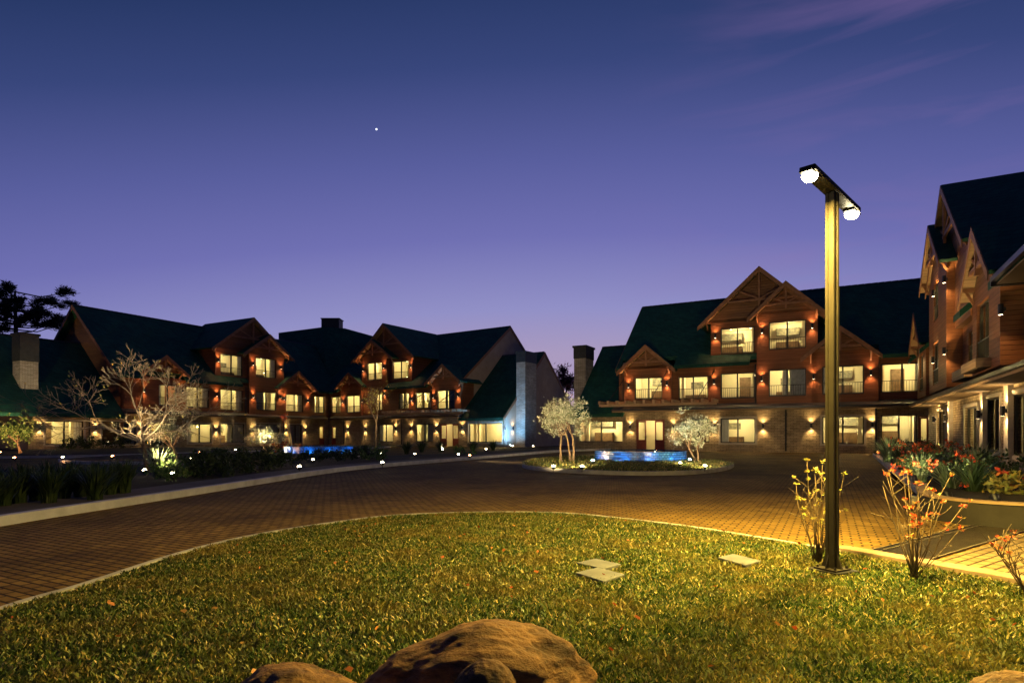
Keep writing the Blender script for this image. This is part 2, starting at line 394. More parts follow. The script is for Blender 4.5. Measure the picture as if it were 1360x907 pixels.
# left kerb, sidewalk, bed
kerb_pts = [(-7.5, -6), (-7.35, 4)]+[tuple(G(*p)[:2]) for p in ((0, 699), (173, 671), (300, 650.6), (447, 627), (535, 618), (623, 610.6), (700, 604))]+[(4.5, 45.5), (10, 51)]
kp = smooth_path(kerb_pts, 6)
tag(strip('left_kerb', kp, .16, 0, .145, 'whitekerb', side=1), kind='structure')
def offset(path, w_):
    out = []
    for i, p in enumerate(path):
        a = path[max(i-1, 0)]; b = path[min(i+1, len(path)-1)]; d = (b-a).normalized(); out.append(p+Vector((-d.y, d.x, 0))*w_)
    return out
kin = offset(kp, .16); kin2 = offset(kp, 1.3)
bed_back = [(8, 54), (-1, 43.5), (-5, 36), (-8.5, 31), (-10.5, 26.5), (-14, 21.5), (-20, 18.2), (-42, 15.5), (-42, -6)]
mb = MB(); n_ = len(kin)
vs = [(p.x, p.y, z) for p in kin for z in (.0, .13)]+[(p.x, p.y, z) for p in kin2 for z in (.0, .13)]
fs = []
for i in range(n_-1): fs += [(2*i+1, 2*i+3, 2*n_+2*i+3, 2*n_+2*i+1)]
mb.add(vs, fs); tag(obj('left_sidewalk', mb, 'walk'), kind='structure')
sheet('left_garden_bed', [(p.x, p.y) for p in kin2]+bed_back, .12, .12, 'soil')
def ellipse(cx, cy, rx, ry, n=40, rot=0.0):
    return [Vector((cx+rx*math.cos(t)*math.cos(rot)-ry*math.sin(t)*math.sin(rot), cy+rx*math.cos(t)*math.sin(rot)+ry*math.sin(t)*math.cos(rot), 0)) for t in [2*math.pi*i/n for i in range(n)]]
def island(name, kname, path, z, m='turf'):
    if area2([(p.x, p.y) for p in path]) < 0: path = path[::-1]
    tag(strip(kname, path, .2, 0, .13, 'kerb', closed=True, side=1), kind='structure')
    inner = []
    n = len(path)
    for i, p in enumerate(path):
        d = (path[(i+1) % n]-path[i-1]).normalized(); inner.append(p+Vector((-d.y, d.x, 0))*.2)
    sheet(name, [(p.x, p.y) for p in inner], z, z, m)
isl = smooth_path([(.42, 23.4), (1.5, 20.5), (3.6, 19.0), (5.6, 19.2), (7.3, 20.9), (8.7, 23.4), (9.3, 25.6), (8.8, 29), (6, 32.5), (3, 32.5), (1, 28.5)], 5, True)
island('island_lawn', 'island_kerb', isl, .11)
island('left_island_bed', 'left_island_kerb', ellipse(-15.5, 34, 7.2, 8.6, 40, R(-25)), .11, 'soil')
lb = smooth_path([(-46, 20), (-34, 27.5), (-27.6, 32), (-23.3, 35.6), (-19, 44), (-15.5, 52), (-12, 58), (-13.5, 61)], 5)
tag(strip('far_bed_kerb', lb, .2, 0, .13, 'kerb', side=1), kind='structure')
sheet('far_garden_bed', [(p.x, p.y) for p in offset(lb, .2)]+[(-22, 62), (-45, 48), (-50, 30)], .11, .11, 'soil')
# strip at foot of the centre wings
# right bed
rk = smooth_path([(22.5, 37), (20.8, 34.2), (8.9, 13.1), (7.9, 11.3), (7.2, 10.0)], 5)
tag(strip('right_kerb', rk, .28, 0, .14, 'kerb', side=1), kind='structure')
sheet('right_garden_bed', [(p.x, p.y) for p in offset(rk, .28)]+[(6.75, 9.1), (7.1, 8.35), (8.2, 7.95), (10.5, 7.75), (13, 8.5), (14.4, 15.5), (24.5, 35), (25, 38)], .12, .12, 'soil')
pw = smooth_path([(7.9, 11.6), (6.9, 10.1), (6.45, 9.1), (6.7, 8.3), (7.7, 7.8), (9.5, 7.45), (12.5, 7.6)], 6)
plw = strip('planter_wall', pw, .14, 0, .33, 'wallsoil', side=1)
tag(plw, 'low dark curved planter wall edging the flower bed beside the tan drive', 'planter wall')
cp = strip('coping', offset(pw, -.02), .19, .332, .365, 'timber', side=1); cp.parent = plw; cp.matrix_basis = WM[plw.name].inverted() @ WM[cp.name]
sheet('planter_soil', [(p.x, p.y) for p in offset(pw, .14)]+[(12.5, 11), (9.5, 12.5)], .27, .2, 'soil')

# ------------------------------------------------------------------ facades
class Facade:
    def __init__(s, O, U):
        s.O = Vector((O[0], O[1], 0)); s.U = Vector((U[0], U[1], 0)).normalized(); s.N = Vector((s.U.y, -s.U.x, 0))
        s.M = Matrix.Translation(s.O) @ Matrix.Rotation(math.atan2(s.U.y, s.U.x), 4, 'Z')
    def hit(s, px, py, w=0.0):
        r = Vector(((px-CX)/F_PX, 1, (HY-py)/F_PX)); q = s.O+s.N*w
        d = q.dot(s.N)/r.dot(s.N); p = r*d
        return (p-q).dot(s.U), EYE+p.z
    def u(s, px, w=0.0): return s.hit(px, HY, w)[0]
    def pt(s, u, w, z): return s.O+s.U*u+s.N*w+Vector((0, 0, z))
FL = Facade((-23.4, 76.0), (.473, .881))
FM = Facade((-23.4, 76.0), (.831, -.556))
FC = Facade((18.8, 43.7), (.881, -.473))
FR = Facade((14.3, 15.1), (-.473, -.881))

WARM = (1, .64, .25)
WOODW = (1, .42, .16); WOODR = (1, .6, .22)
# wall lamp prototype (mounted on the local plane y=0, sticking out to -y)
def wall_lamp_mesh():
    mb = MB(); mb.box(-.05, .05, -.05, 0, -.06, .06)
    mb.cyl(0, -.13, -.17, .17, .075, 14, 0)
    mb.cyl(0, -.13, -.1712, -.1705, .06, 12, 1); mb.cyl(0, -.13, .1705, .1712, .06, 12, 1)
    me = bpy.data.meshes.new('wall_lamp'); me.from_pydata(mb.v, [], mb.f)
    me.materials.append(M['iron']); me.materials.append(M['bulb']); me.polygons.foreach_set('material_index', mb.m); return me
WLM = wall_lamp_mesh()
SC = {'n': 0}
def wall_lamp(F, bld, u, z, w=0.0, warm=WARM, power=68.0):
    o = bpy.data.objects.new('wall_lamp', WLM)
    wm = F.M @ Matrix.Translation((u, -w-.002, z)); link(o, bld, wm)
    p = F.pt(u, w+.132, z)
    for s in (1, -1):
        l = lamp('SPOT', 'wall_lamp_light', p+Vector((0, 0, s*.19)), power, warm, .035, o, (0, 0, s), 125, .9)
    return o

def wall_panels(F, bld, u0, u1, z0, z1, w, openings, m, name='wall', th=.28, extra=None):
    """wall slab whose front is at offset w with rectangular openings (ua,ub,za,zb)"""
    if u0 > u1: u0, u1 = u1, u0
    us = sorted({u0, u1, *[min(max(x, u0), u1) for o in openings for x in o[:2]]})
    mb = extra or MB()
    for a, b in zip(us[:-1], us[1:]):
        if b-a < 1e-4: continue
        c = (a+b)/2; cuts = sorted([(o[2], o[3]) for o in openings if o[0] < c < o[1]])
        z = z0
        for (q0, q1) in cuts:
            if q0 > z: mb.box(a, b, -w, -w+th, z, min(q0, z1))
            z = max(z, q1)
        if z < z1: mb.box(a, b, -w, -w+th, z, z1)
    return obj(name, mb, m, bld, F.M)

ROOMI = [0]
def window(F, bld, ua, ub, za, zb, w=0.0, style='mid', lit=1.0, curtain=None, trim=None, seed=None, split=.5):
    """sliding window: frame + pane + lit room behind"""
    ROOMI[0] += 1; rn = random.Random(ROOMI[0]*31+(seed or 0))
    if ua > ub: ua, ub = ub, ua
    y = -w
    fb = MB(); t = .07; yf = y+.10
    for (a, b, c, d_) in ((ua, ub, za, za+t), (ua, ub, zb-t, zb), (ua, ua+t, za+t, zb-t), (ub-t, ub, za+t, zb-t)):
        fb.box(a, b, yf, yf+.09, c, d_)
    um = ua+(ub-ua)*split
    fb.box(um-.05, um+.05, yf-.004, yf+.094, za+t, zb-t)
    win = obj('window', fb, 'wframe', bld, F.M)
    pb = MB(); pb.add([(ua+t, yf+.05, za+t), (ub-t, yf+.05, za+t), (ub-t, yf+.05, zb-t), (ua+t, yf+.05, zb-t)], [(0, 1, 2, 3)])
    obj('pane', pb, 'glass', win, F.M)
    if style in ('mid', 'top'):      # balcony railing in front of the glass
        rb = MB(); yr = y+.05; rt = za+.78
        rb.box(ua+.01, ub-.01, yr-.02, yr+.02, rt, rt+.04); rb.box(ua+.01, ub-.01, yr-.015, yr+.015, za+.08, za+.11)
        nb = max(6, int((ub-ua)/.16))
        for i in range(nb+1):
            x = ua+.03+(ub-ua-.06)*i/nb; rb.box(x-.011, x+.011, yr-.011, yr+.011, za+.11, rt)
        obj('railing', rb, 'iron', win, F.M)
    if trim:
        tb = MB(); q = .14; yo = y-.05
        tb.box(ua-q, ub+q, yo, y+.12, za-q, za-.002); tb.box(ua-q, ub+q, yo, y+.12, zb+.002, zb+q)
        tb.box(ua-q, ua-.002, yo, y+.12, za, zb); tb.box(ub+.002, ub+q, yo, y+.12, za, zb)
        obj('trim', tb, trim, win, F.M)
    # room
    D = 2.6 if style != 'top' else 2.15; ra, rb_ = ua-.25, ub+.25; y0 = y+.30; y1 = y0+D; zf = za-.05; zc = zb+.18
    rm = MB()
    rm.add([(ra, y1, zf), (rb_, y1, zf), (rb_, y1, zc), (ra, y1, zc)], [(0, 1, 2, 3)])
    rm.add([(ra, y0, zf), (ra, y1, zf), (ra, y1, zc), (ra, y0, zc)], [(0, 1, 2, 3)])
    rm.add([(rb_, y0, zf), (rb_, y1, zf), (rb_, y1, zc), (rb_, y0, zc)], [(0, 1, 2, 3)])
    rm.add([(ra, y0, zc), (rb_, y0, zc), (rb_, y1, zc), (ra, y1, zc)], [(0, 1, 2, 3)])
    rm.add([(ra, y0, zf), (rb_, y0, zf), (rb_, y1, zf), (ra, y1, zf)], [(0, 1, 2, 3)], 1)
    # back-wall doorway, niche or picture
    kind = rn.choice(['door', 'picture', 'shelf', 'door', 'kitchen'])
    wd = rb_-ra; cx = ra+wd*rn.uniform(.25, .7); yb = y1-.03
    if kind == 'door': rm.box(cx-.42, cx+.42, yb-.04, yb, zf, min(zc-.3, zf+2.0), 2)
    elif kind == 'picture': rm.box(cx-.5, cx+.5, yb-.04, yb, zf+1.1, zf+1.6, 3); rm.box(cx-.75, cx+.75, yb-1.0, yb-.05, zf, zf+.5, 2)
    elif kind == 'shelf':
        for q in range(3): rm.box(cx-.5, cx+.5, yb-.3, yb, zf+.4+q*.5, zf+.44+q*.5, 2)
        rm.box(cx-.55, cx-.5, yb-.3, yb, zf, zf+1.8, 2); rm.box(cx+.5, cx+.55, yb-.3, yb, zf, zf+1.8, 2)
    else: rm.box(cx-.8, cx+.8, yb-.6, yb, zf, zf+.85, 2); rm.box(cx-.8, cx+.8, yb-.35, yb, zf+1.35, zf+1.9, 3)
    px_ = ra+wd*rn.choice([.12, .85]); rm.box(px_-.12, px_+.12, y0+1.0, y0+1.3, zf, zc-.01, 0)
    obj('room', rm, ['room', 'floorwood', 'furn', 'pic'], win, F.M)
    if curtain is None: curtain = rn.choice(['l', 'r', 'both', 'r', 'none'])
    def cur(a, b, mm='curtain'):
        cb = MB(); nn = max(8, int((b-a)/.045)); vs = []
        for i in range(nn+1):
            x = a+(b-a)*i/nn; yy = y+.36+.035*math.sin(i*1.35+rn.random()*.6)
            vs += [(x, yy, zf+.02), (x, yy, zc-.08)]
        cb.add(vs, [(2*i, 2*i+2, 2*i+3, 2*i+1) for i in range(nn)])
        obj('curtain', cb, mm, win, F.M, smooth=True)
    W_ = ub-ua; lit = lit*rn.choice([.6, .85, 1.0, 1.15, 1.25])
    if curtain in ('l', 'both'): cur(ua-.1, ua+W_*rn.uniform(.14, .24))
    if curtain in ('r', 'both'): cur(ub-W_*rn.uniform(.14, .24), ub+.1)
    if curtain == 'darkr': cur(ua+W_*.56, ub+.1, 'curtain_dark'); cur(ua+W_*.36, ua+W_*.52)
    if curtain == 'darkl': cur(ua-.1, ua+W_*.46, 'curtain_dark')
    if curtain == 'dark': cur(ua-.1, ub+.1, 'curtain_dark')
    if lit > 0:
        lb_ = MB(); lx = ra+wd*rn.uniform(.4, .6); ly = y0+D*.45
        lb_.cyl(lx, ly, zc-.05, zc-.002, .13, 16)
        k = rn.choice([0, 1, 2])
        for q in range(k): lb_.cyl(ra+wd*(.25+.5*q), ly+.6, zc-.02, zc-.002, .07, 12)
        obj('ceiling_lamp', lb_, 'roomlamp', win, F.M)
        lamp('POINT', 'room_light', F.M @ Vector((lx, ly, zc-.25)), 125*lit*(W_*1.0/2.4+.3), (1, .77, .30), .1, win)
    return win

def door(F, bld, ua, ub, za, zb, w=0.0, lit=1.0):
    if ua > ub: ua, ub = ub, ua
    y = -w; fb = MB(); yf = y+.08; t = .08
    for (a, b, c, d_) in ((ua, ub, zb-t, zb), (ua, ua+t, za, zb-t), (ub-t, ub, za, zb-t)): fb.box(a, b, yf, yf+.1, c, d_)
    W_ = ub-ua; n = 3 if W_ > 1.6 else 1
    dr_ = None
    leafs = []
    for i in range(n):
        a = ua+t+(W_-2*t)*i/n; b = ua+t+(W_-2*t)*(i+1)/n
        if n == 3 and i == 1: continue
        fb.box(a+.005, b-.005, yf+.02, yf+.07, za+.02, za+.85); fb.box(a+.005, a+.09, yf+.02, yf+.07, za+.85, zb-t-.01); fb.box(b-.09, b-.005, yf+.02, yf+.07, za+.85, zb-t-.01)
        fb.box(a+.09, b-.09, yf+.02, yf+.07, zb-t-.13, zb-t-.01); leafs.append((a+.09, b-.09))
    dr_ = obj('door', fb, 'redwood', bld, F.M)
    for a, b in leafs:
        pb = MB(); pb.add([(a, yf+.045, za+.85), (b, yf+.045, za+.85), (b, yf+.045, zb-.2), (a, yf+.045, zb-.2)], [(0, 1, 2, 3)]); obj('pane', pb, 'glass', dr_, F.M)
    hb = MB(); hb.box(leafs[0][1]+.02, leafs[0][1]+.05, yf-.04, yf+.02, za+.9, za+1.15); obj('handle', hb, 'iron', dr_, F.M)
    rm = MB(); ra, rb_ = ua-.2, ub+.2; y0 = y+.3; y1 = y0+2.6; zf = za-.02; zc = zb+.15
    for q in ([(ra, y1, zf), (rb_, y1, zf), (rb_, y1, zc), (ra, y1, zc)], [(ra, y0, zf), (ra, y1, zf), (ra, y1, zc), (ra, y0, zc)], [(rb_, y0, zf), (rb_, y1, zf), (rb_, y1, zc), (rb_, y0, zc)], [(ra, y0, zc), (rb_, y0, zc), (rb_, y1, zc), (ra, y1, zc)]): rm.add(q, [(0, 1, 2, 3)])
    rm.add([(ra, y0, zf), (rb_, y0, zf), (rb_, y1, zf), (ra, y1, zf)], [(0, 1, 2, 3)], 1)
    obj('entry_hall', rm, ['room', 'floorwood'], dr_, F.M)
    lamp('POINT', 'hall_light', F.M @ Vector(((ua+ub)/2, y0+1.2, zc-.3)), 90*lit, (1, .74, .30), .1, dr_)
    return dr_

def gable(F, bld, uc, za, half, w, wall_w, back, slope=None, ze=None, wall_bottom=None, thick=.16, hidden=False):
    """front gable: ridge along the facade normal. za apex, half span to eave ends, ze eave-end height"""
    if ze is None: ze = za-half*slope
    sl = (za-ze)/half; ln = math.hypot(half, za-ze); nx, nz = (za-ze)/ln*thick, half/ln*thick
    y0, y1 = -w, -w+back
    rf = MB()
    for s in (-1, 1):
        sec = [(uc, za), (uc+s*half, ze), (uc+s*(half-nx), ze-nz), (uc, za-thick/(half/ln))]
        rf.prism([(a, 0, c) for a, c in (sec if s > 0 else sec[::-1])], (0, y0, 0), (0, y1, 0))
    g = obj('gable_roof', rf, 'roof', bld, F.M)
    rk_ = MB()   # rake boards
    for s in (-1, 1):
        sec = [(uc, za-.02), (uc+s*(half+.03), ze-.045), (uc+s*(half+.03), ze-.36), (uc, za-.40)]
        rk_.prism([(a, 0, c) for a, c in (sec if s > 0 else sec[::-1])], (0, y0-.05, 0), (0, y0-.002, 0))
    obj('rake_board', rk_, 'rake', g, F.M)
    yb = -wall_w    # triangular infill
    hb = half-.55; zb = za-sl*hb-.30
    tb = MB(); tb.prism([(uc, 0, za-.32), (uc-hb, 0, zb), (uc+hb, 0, zb)], (0, yb, 0), (0, yb+.22, 0))
    obj('gable_face', tb, 'gable_wood', g, F.M)
    tr = MB(); yy = y0+.14      # decorative truss under the rake
    tr.beam((uc-half*.52, yy, za-sl*half*.52-.34), (uc+half*.52, yy, za-sl*half*.52-.34), .1, .16)
    tr.beam((uc, yy-.01, za-.3), (uc, yy-.01, za-sl*half*.62-.45), .13, .13)
    for s in (-1, 1):
        tr.beam((uc+s*.03, yy+.01, za-sl*half*.5-.36), (uc+s*half*.34, yy+.01, za-sl*half*.34-.26), .09, .1)
        bx = uc+s*(half-.6); bz = za-sl*(half-.6)-.34      # outlook brackets at the ends
        tr.box(bx-.06, bx+.06, y0+.02, -wall_w, bz-.02, bz+.13); tr.beam((bx, y0+.12, bz), (bx, -wall_w-.01, bz-.5), .09, .09)
    obj('truss', tr, 'rake', g, F.M)
    so = MB()      # soffit boards
    for s in (-1, 1):
        off = thick+.012
        so.add([(uc, y0+.01, za-off*ln/half-.01), (uc+s*(half-nx*1.1), y0+.01, za-(za-ze)*(half-nx*1.1)/half-off*ln/half-.01), (uc+s*(half-nx*1.1), yb, za-(za-ze)*(half-nx*1.1)/half-off*ln/half-.01), (uc, yb, za-off*ln/half-.01)], [(0, 1, 2, 3)])
    obj('soffit', so, 'soffit', g, F.M)
    return g

def main_roof(F, bld, u0, u1, we, ze, wr, zr, wb=None, thick=.2, name='roof', notches=()):
    if u0 > u1: u0, u1 = u1, u0
    wb = wb if wb is not None else 2*wr-we
    mb = MB()
    def sec(w1, z1):
        ln = math.hypot(wr-w1, zr-z1); tz = thick*ln/abs(wr-w1)
        return [(0, -w1, z1), (0, -wr, zr), (0, -wr, zr-tz), (0, -w1, z1-thick)]
    zat = lambda q: ze+(zr-ze)*(we-q)/(we-wr); tz = thick*math.hypot(wr-we, zr-ze)/abs(wr-we)
    us = sorted({u0, u1, *[min(max(x, u0), u1) for n in notches for x in n[:2]]})
    for a, b in zip(us[:-1], us[1:]):
        if b-a < 1e-3: continue
        cuts = sorted([(n[2], n[3]) for n in notches if n[0] < (a+b)/2 < n[1]], reverse=True); q = we
        for (c0, c1) in cuts:
            if c0 < q-.02: mb.prism([(0, -q, zat(q)), (0, -c0, zat(c0)), (0, -c0, zat(c0)-tz), (0, -q, zat(q)-tz)], (a, 0, 0), (b, 0, 0))
            q = min(q, c1)
        mb.prism([(0, -q, zat(q)), (0, -wr, zr), (0, -wr, zr-tz), (0, -q, zat(q)-tz)], (a, 0, 0), (b, 0, 0))
    mb.prism(sec(wb, ze)[::-1], (u0, 0, 0), (u1, 0, 0))
    ro = obj(name, mb, 'roof', bld, F.M)
    rc = MB(); n_ = int((u1-u0)/.45)
    for i in range(n_): a = u0+(u1-u0)*i/n_; rc.prism([(0, -wr-.16, zr-.11+.02), (0, -wr, zr+.045), (0, -wr+.16, zr-.11+.02)], (a+.01, 0, .0), (a+(u1-u0)/n_-.01, 0, .012))
    obj('ridge_cap', rc, 'fascia', ro, F.M)
    return ro
def end_gable_wall(F, bld, u, sgn, we, ze, wr, zr, m='plaster', z0=0, name='end_wall', inset=.75):
    wb = 2*wr-we; sl = (zr-ze)/(we-wr); wf = we-inset; zf = ze+sl*inset-.3
    mb = MB(); poly = [(0, -wf, z0), (0, -wf, zf), (0, -wr, zr-.35), (0, -(wb+inset), zf), (0, -(wb+inset), z0)]
    mb.prism(poly, (u, 0, 0), (u-sgn*.28, 0, 0)); return obj(name, mb, m, bld, F.M)
def rake_end(F, roof, u, sgn, we, ze, wr, zr):
    wb = 2*wr-we; mb = MB()
    for w1 in (we, wb):
        poly = [(0, -wr, zr-.02), (0, -w1, ze-.02), (0, -w1, ze-.34), (0, -wr, zr-.42)]
        mb.prism(poly if w1 == we else poly[::-1], (u+sgn*.002, 0, 0), (u+sgn*.05, 0, 0))
    return obj('rake_board', mb, 'rake', roof, F.M)
def canopy(F, bld, u0, u1, zt=3.25, w0=0.0, proj=1.0):
    """narrow skirt roof over the ground floor"""
    mb = MB(); mb.prism([(0, -w0, zt+.42), (0, -w0-proj, zt+.06), (0, -w0-proj, zt-.06), (0, -w0, zt-.06)], (u0, 0, 0), (u1, 0, 0))
    c = obj('canopy', mb, 'fascia', bld, F.M)
    gb = MB(); gb.box(u0, u1, -w0-proj-.10, -w0-proj-.002, zt-.05, zt+.08); obj('gutter', gb, 'gutter', c, F.M)
    sb = MB(); sb.box(u0+.02, u1-.02, -w0-proj+.01, -w0-.01, zt-.16, zt-.062); obj('soffit', sb, 'soffit', c, F.M)
    return c
def downpipe(F, bld, u, z0, z1, w=0.0):
    mb = MB(); mb.cyl(u, -w-.08, z0, z1, .06, 8)
    for z in (z0+.5, (z0+z1)/2, z1-.4): mb.box(u-.09, u+.09, -w-.1, -w-.001, z, z+.04)
    return obj('downpipe', mb, 'gutter', bld, F.M)
def pergola(F, bld, u0, u1, z, proj=1.9, w=1.0):
    mb = MB(); n = int(abs(u1-u0)/.72); 
    mb.box(u0, u1, -proj+.12, -proj+.22, z-.18, z-.01); mb.box(u0, u1, -w-.25, -w-.15, z-.18, z-.01)
    for i in range(n+1):
        x = u0+.15+(u1-u0-.3)*i/n; mb.box(x-.09, x+.09, -proj-.25, -.0, z, z+.24)
    p = obj('pergola', mb, 'timber', bld, F.M)
    return p
def tie_rod(F, bld, u, z0, w0, u1, z1, w1):
    mb = MB(); mb.tube([(u, -w0, z0), (u1, -w1, z1)], .035, 6); return obj('tie_rod', mb, 'iron', bld, F.M)

NOTCH = []; BAYOP = []
def bay(F, bld, u0, u1, w, z0, zt, wins, tri=None, wf=None, back=4.0, side_th=.25, style=None, m='siding', wback=0.0):
    """projecting (or set back) timber bay; wins = [(ua,ub,za,zb,opts)]; tri=(uc,za,half,ze)"""
    if u0 > u1: u0, u1 = u1, u0
    sides = MB(); dep = max(.3, w-wback+.25)
    for a, b in ((u0, u0+.2), (u1-.2, u1)): sides.box(a, b, -w+.281, -w+.281+max(dep, back*.5), z0, zt)
    if w > wback+.1: sides.box(u0+.2, u1-.2, -w+.281, -w+.281+w-wback, z0, z0+.1)
    wall_panels(F, bld, u0, u1, z0, zt, w, [x[:4] for x in wins], m, 'bay_wall', extra=sides)
    for x in wins:
        o = x[4] if len(x) > 4 else {}
        window(F, bld, *x[:4], w=w, **o)
    zt_max = max([x[3] for x in wins]+[0])
    if tri:
        hw = tri[2]-.12
        if w < .1: NOTCH.append((u0+.01, u1-.01, w-.02, -2.95))
        elif zt_max > 8: NOTCH.append((u0+.01, u1-.01, 9, -2.95)); NOTCH.append((tri[0]-hw, tri[0]+hw, 9, .2) if z0 < 5 else (u0+.01, u1-.01, 9, -2.95))
        else: NOTCH.append((tri[0]-hw, tri[0]+hw, 9, -.25))
    BAYOP.append((u0+.1, u1-.1, z0+.1, zt))
    if tri: gable(F, bld, tri[0], tri[1], tri[2], wf, w, back, ze=tri[3])

def W(F, p, w, **o):     # pixel rect -> window tuple
    x0, x1, y0, y1 = p; xm = (x0+x1)/2
    _, zt = F.hit(xm, y0, w); _, zb = F.hit(xm, y1, w)
    a, b = sorted((F.u(x0, w), F.u(x1, w))); return (a, b, zb, zt, o)
def TRI(F, apex, left, right, w):
    ua, za = F.hit(*apex, w); pts = [F.hit(*q, w) for q in (left, right) if q]
    half = sum(abs(q[0]-ua) for q in pts)/len(pts); ze = sum(q[1] for q in pts)/len(pts)
    return (ua, za, half, ze)
def sconces(F, bld, lst, w=0.0, warm=WARM, power=68.0):
    if warm is WARM: power *= 1.35
    for (x, y) in lst:
        if warm is WARM and F is FC and w == 0 and y > 550 and power < 90: power *= 1.6
        u, z = F.hit(x, y, w+.13); wall_lamp(F, bld, F.u(x, w+.13), z, w, warm, power)

Z1 = 3.55     # first floor level
# ================= LEFT LODGE (two wings meeting at an inner corner)
left = empty('lodge_building', (-23.4, 76, 0))
tag(left, 'sprawling three-storey timber lodge on the left with green roofs and beige gable end', 'building', 'timber lodges round the driveway')
F = FL; b = left
u_wing = F.u(37); u_main = F.u(160); u_c = 0.0
ze_L = F.hit(383, 505, .7)[1]; ze_L = 6.7
wr_L = -6.7; zr_L = 13.6
gw = [W(F, p, 0, trim='reveal', **o) for p, o in [((60, 111, 559, 590.3), dict(style='g', curtain='r')), ((135, 181, 560, 590), dict(style='g', curtain='r')),
      ((197.6, 231, 561, 588.6), dict(style='g')), ((250, 281, 562.6, 588), dict(style='g', curtain='l')), ((293, 325, 562.6, 588), dict(style='g', curtain='darkr')),
      ((340, 371, 563, 588), dict(style='g', curtain='dark')), ((385, 401, 564, 589), dict(style='g', curtain='dark', lit=.5))]]
dL = (F.u(424), F.u(431), .02, 2.45)
wall_panels(F, b, u_wing, u_c, 0, 3.2, 0, [x[:4] for x in gw]+[dL], 'brick')
for x in gw: window(F, b, *x[:4], **x[4])
door(F, b, *dL, lit=.6)
ba = TRI(F, (221.5, 471), (183.5, 493.5), (246.7, 496), 1.0)
midw = [W(F, (247.5, 278, 514, 541.5), 0), W(F, (293, 323, 517.5, 545), 0), W(F, (418, 431, 526.2, 548.5), 0, curtain='l')]
NOTCH.clear(); BAYOP.clear(); midop = [x[:4] for x in midw]
for x in midw: window(F, b, *x[:4], **x[4])
bay(F, b, F.u(190, .3), F.u(240, .3), .3, Z1, 6.75, [W(F, (211, 235, 511, 539), .3)], ba, 1.0)
t2 = TRI(F, (359, 443.7), (320.7, 468), (389, 477), 1.0)
bay(F, b, F.u(331, .3), F.u(377, .3), .3, Z1, t2[3]+.45, [W(F, (340.6, 367, 520.6, 545), .3, curtain='darkl'), W(F, (340, 367, 476, 501.7), .3, style='top', curtain='r')], t2, 1.0, back=8)
t3 = TRI(F, (397, 492), (368, 514), (421, 519), 1.0)
bay(F, b, F.u(373, .3), F.u(414, .3), .3, Z1, t3[3]+.4, [W(F, (380, 403, 523.8, 547), .3)], t3, 1.0)
t1 = TRI(F, (337.7, 421.4), (282, 460.7), None, .6)
bay(F, b, F.u(286, -.1), F.u(331, -.1)+.15, -.1, ze_L+.2, t1[3]+.45, [W(F, (293, 322.4, 471, 498.5), -.1, style='top', curtain='r')], t1, .6, back=8.5, wback=-.2)
wall_panels(F, b, u_main, u_c, 3.2, ze_L, 0, midop+BAYOP, 'siding')
canopy(F, b, u_main+.0, u_c-1.0)
rf = main_roof(F, b, u_main-.7, 4.0, .75, ze_L, wr_L, zr_L, notches=NOTCH)
rake_end(F, rf, u_main-.7, -1, .75, ze_L, wr_L, zr_L)
end_gable_wall(F, b, u_main, -1, .75, ze_L, wr_L, zr_L, 'gable_wood')
rf = main_roof(F, b, u_wing-.3-12, u_main+.05, .75, 3.0, wr_L, 10.0)
# open gable end of the low wing: roof cut back, wall facing the drive
rake_end(F, rf, u_wing-.3, -1, .75, 3.0, wr_L, 10.0)
end_gable_wall(F, b, u_wing, -1, .75, 3.0, wr_L, 10.0, 'plaster')
rf.data.transform(Matrix.Identity(4))
downpipe(F, b, F.u(118), .1, 2.9); downpipe(F, b, F.u(326), .1, 6.5); downpipe(F, b, F.u(376, 0), .1, 3.1)
sconces(F, b, [(53.5, 568), (127.6, 569), (187, 569), (288, 570.6), (336.5, 571), (381, 571), (406, 571)])
sconces(F, b, [(191.5, 518), (242.6, 519)], .3 if False else .3, WOODW)
sconces(F, b, [(288.4, 524), ], 0, WOODW); sconces(F, b, [(337, 526), (373, 527), (378, 529), (409.3, 531.8)], .3, WOODW)
sconces(F, b, [(290.4, 478.4)], -.1, WOODW); sconces(F, b, [(336.5, 483), (373.4, 488)], .3, WOODW)
# stone chimney on the low wing
uc_ = F.u(27, -1.4)
def chimney(F, bld, u0, u1, w0, w1, z0, zs, zt):
    mb = MB(); mb.box(u0, u1, -w0, -w1, z0, zs); c = obj('chimney', mb, 'ledge', bld, F.M)
    cb = MB(); cb.box(u0-.04, u1+.04, -w0-.04, -w1+.04, zs+.002, zt); cb.box(u0-.12, u1+.12, -w0-.12, -w1+.12, zt-.18, zt+.0); obj('chimney_cap', cb, 'fascia', c, F.M); return c
chimney(F, b, uc_, F.u(51, -1.4), -1.4, -2.7, 2.8, F.hit(27, 479, -1.4)[1], F.hit(27, 441, -1.4)[1])
# ---- middle-left wing (M)
F = FM
u_e = F.u(614); u_we = F.u(673)
gw = [W(F, p, 0, **o) for p, o in [((502, 522, 563.6, 586.5), dict(style='g', curtain='both')), ((552, 575, 563, 586.5), dict(style='g', curtain='darkr')),
      ((622.5, 667, 562, 587.5), dict(style='g', curtain='none', split=.5, trim='reveal'))]]
dM = (F.u(584), F.u(609), .02, 2.5); dM2 = (F.u(440), F.u(446), .02, 2.4)
wall_panels(F, b, 0, u_we, 0, 3.2, 0, [x[:4] for x in gw]+[dM, dM2], 'brick')
for x in gw: window(F, b, *x[:4], **x[4])
door(F, b, *dM); door(F, b, *dM2, lit=.5)
ze_M = 6.75
midw = [W(F, (439.5, 452, 527, 548.5), 0, curtain='r'), W(F, (499, 507, 523, 545), 0), W(F, (529, 543, 521.8, 543), 0), W(F, (552, 571.5, 521, 542.5), 0)]
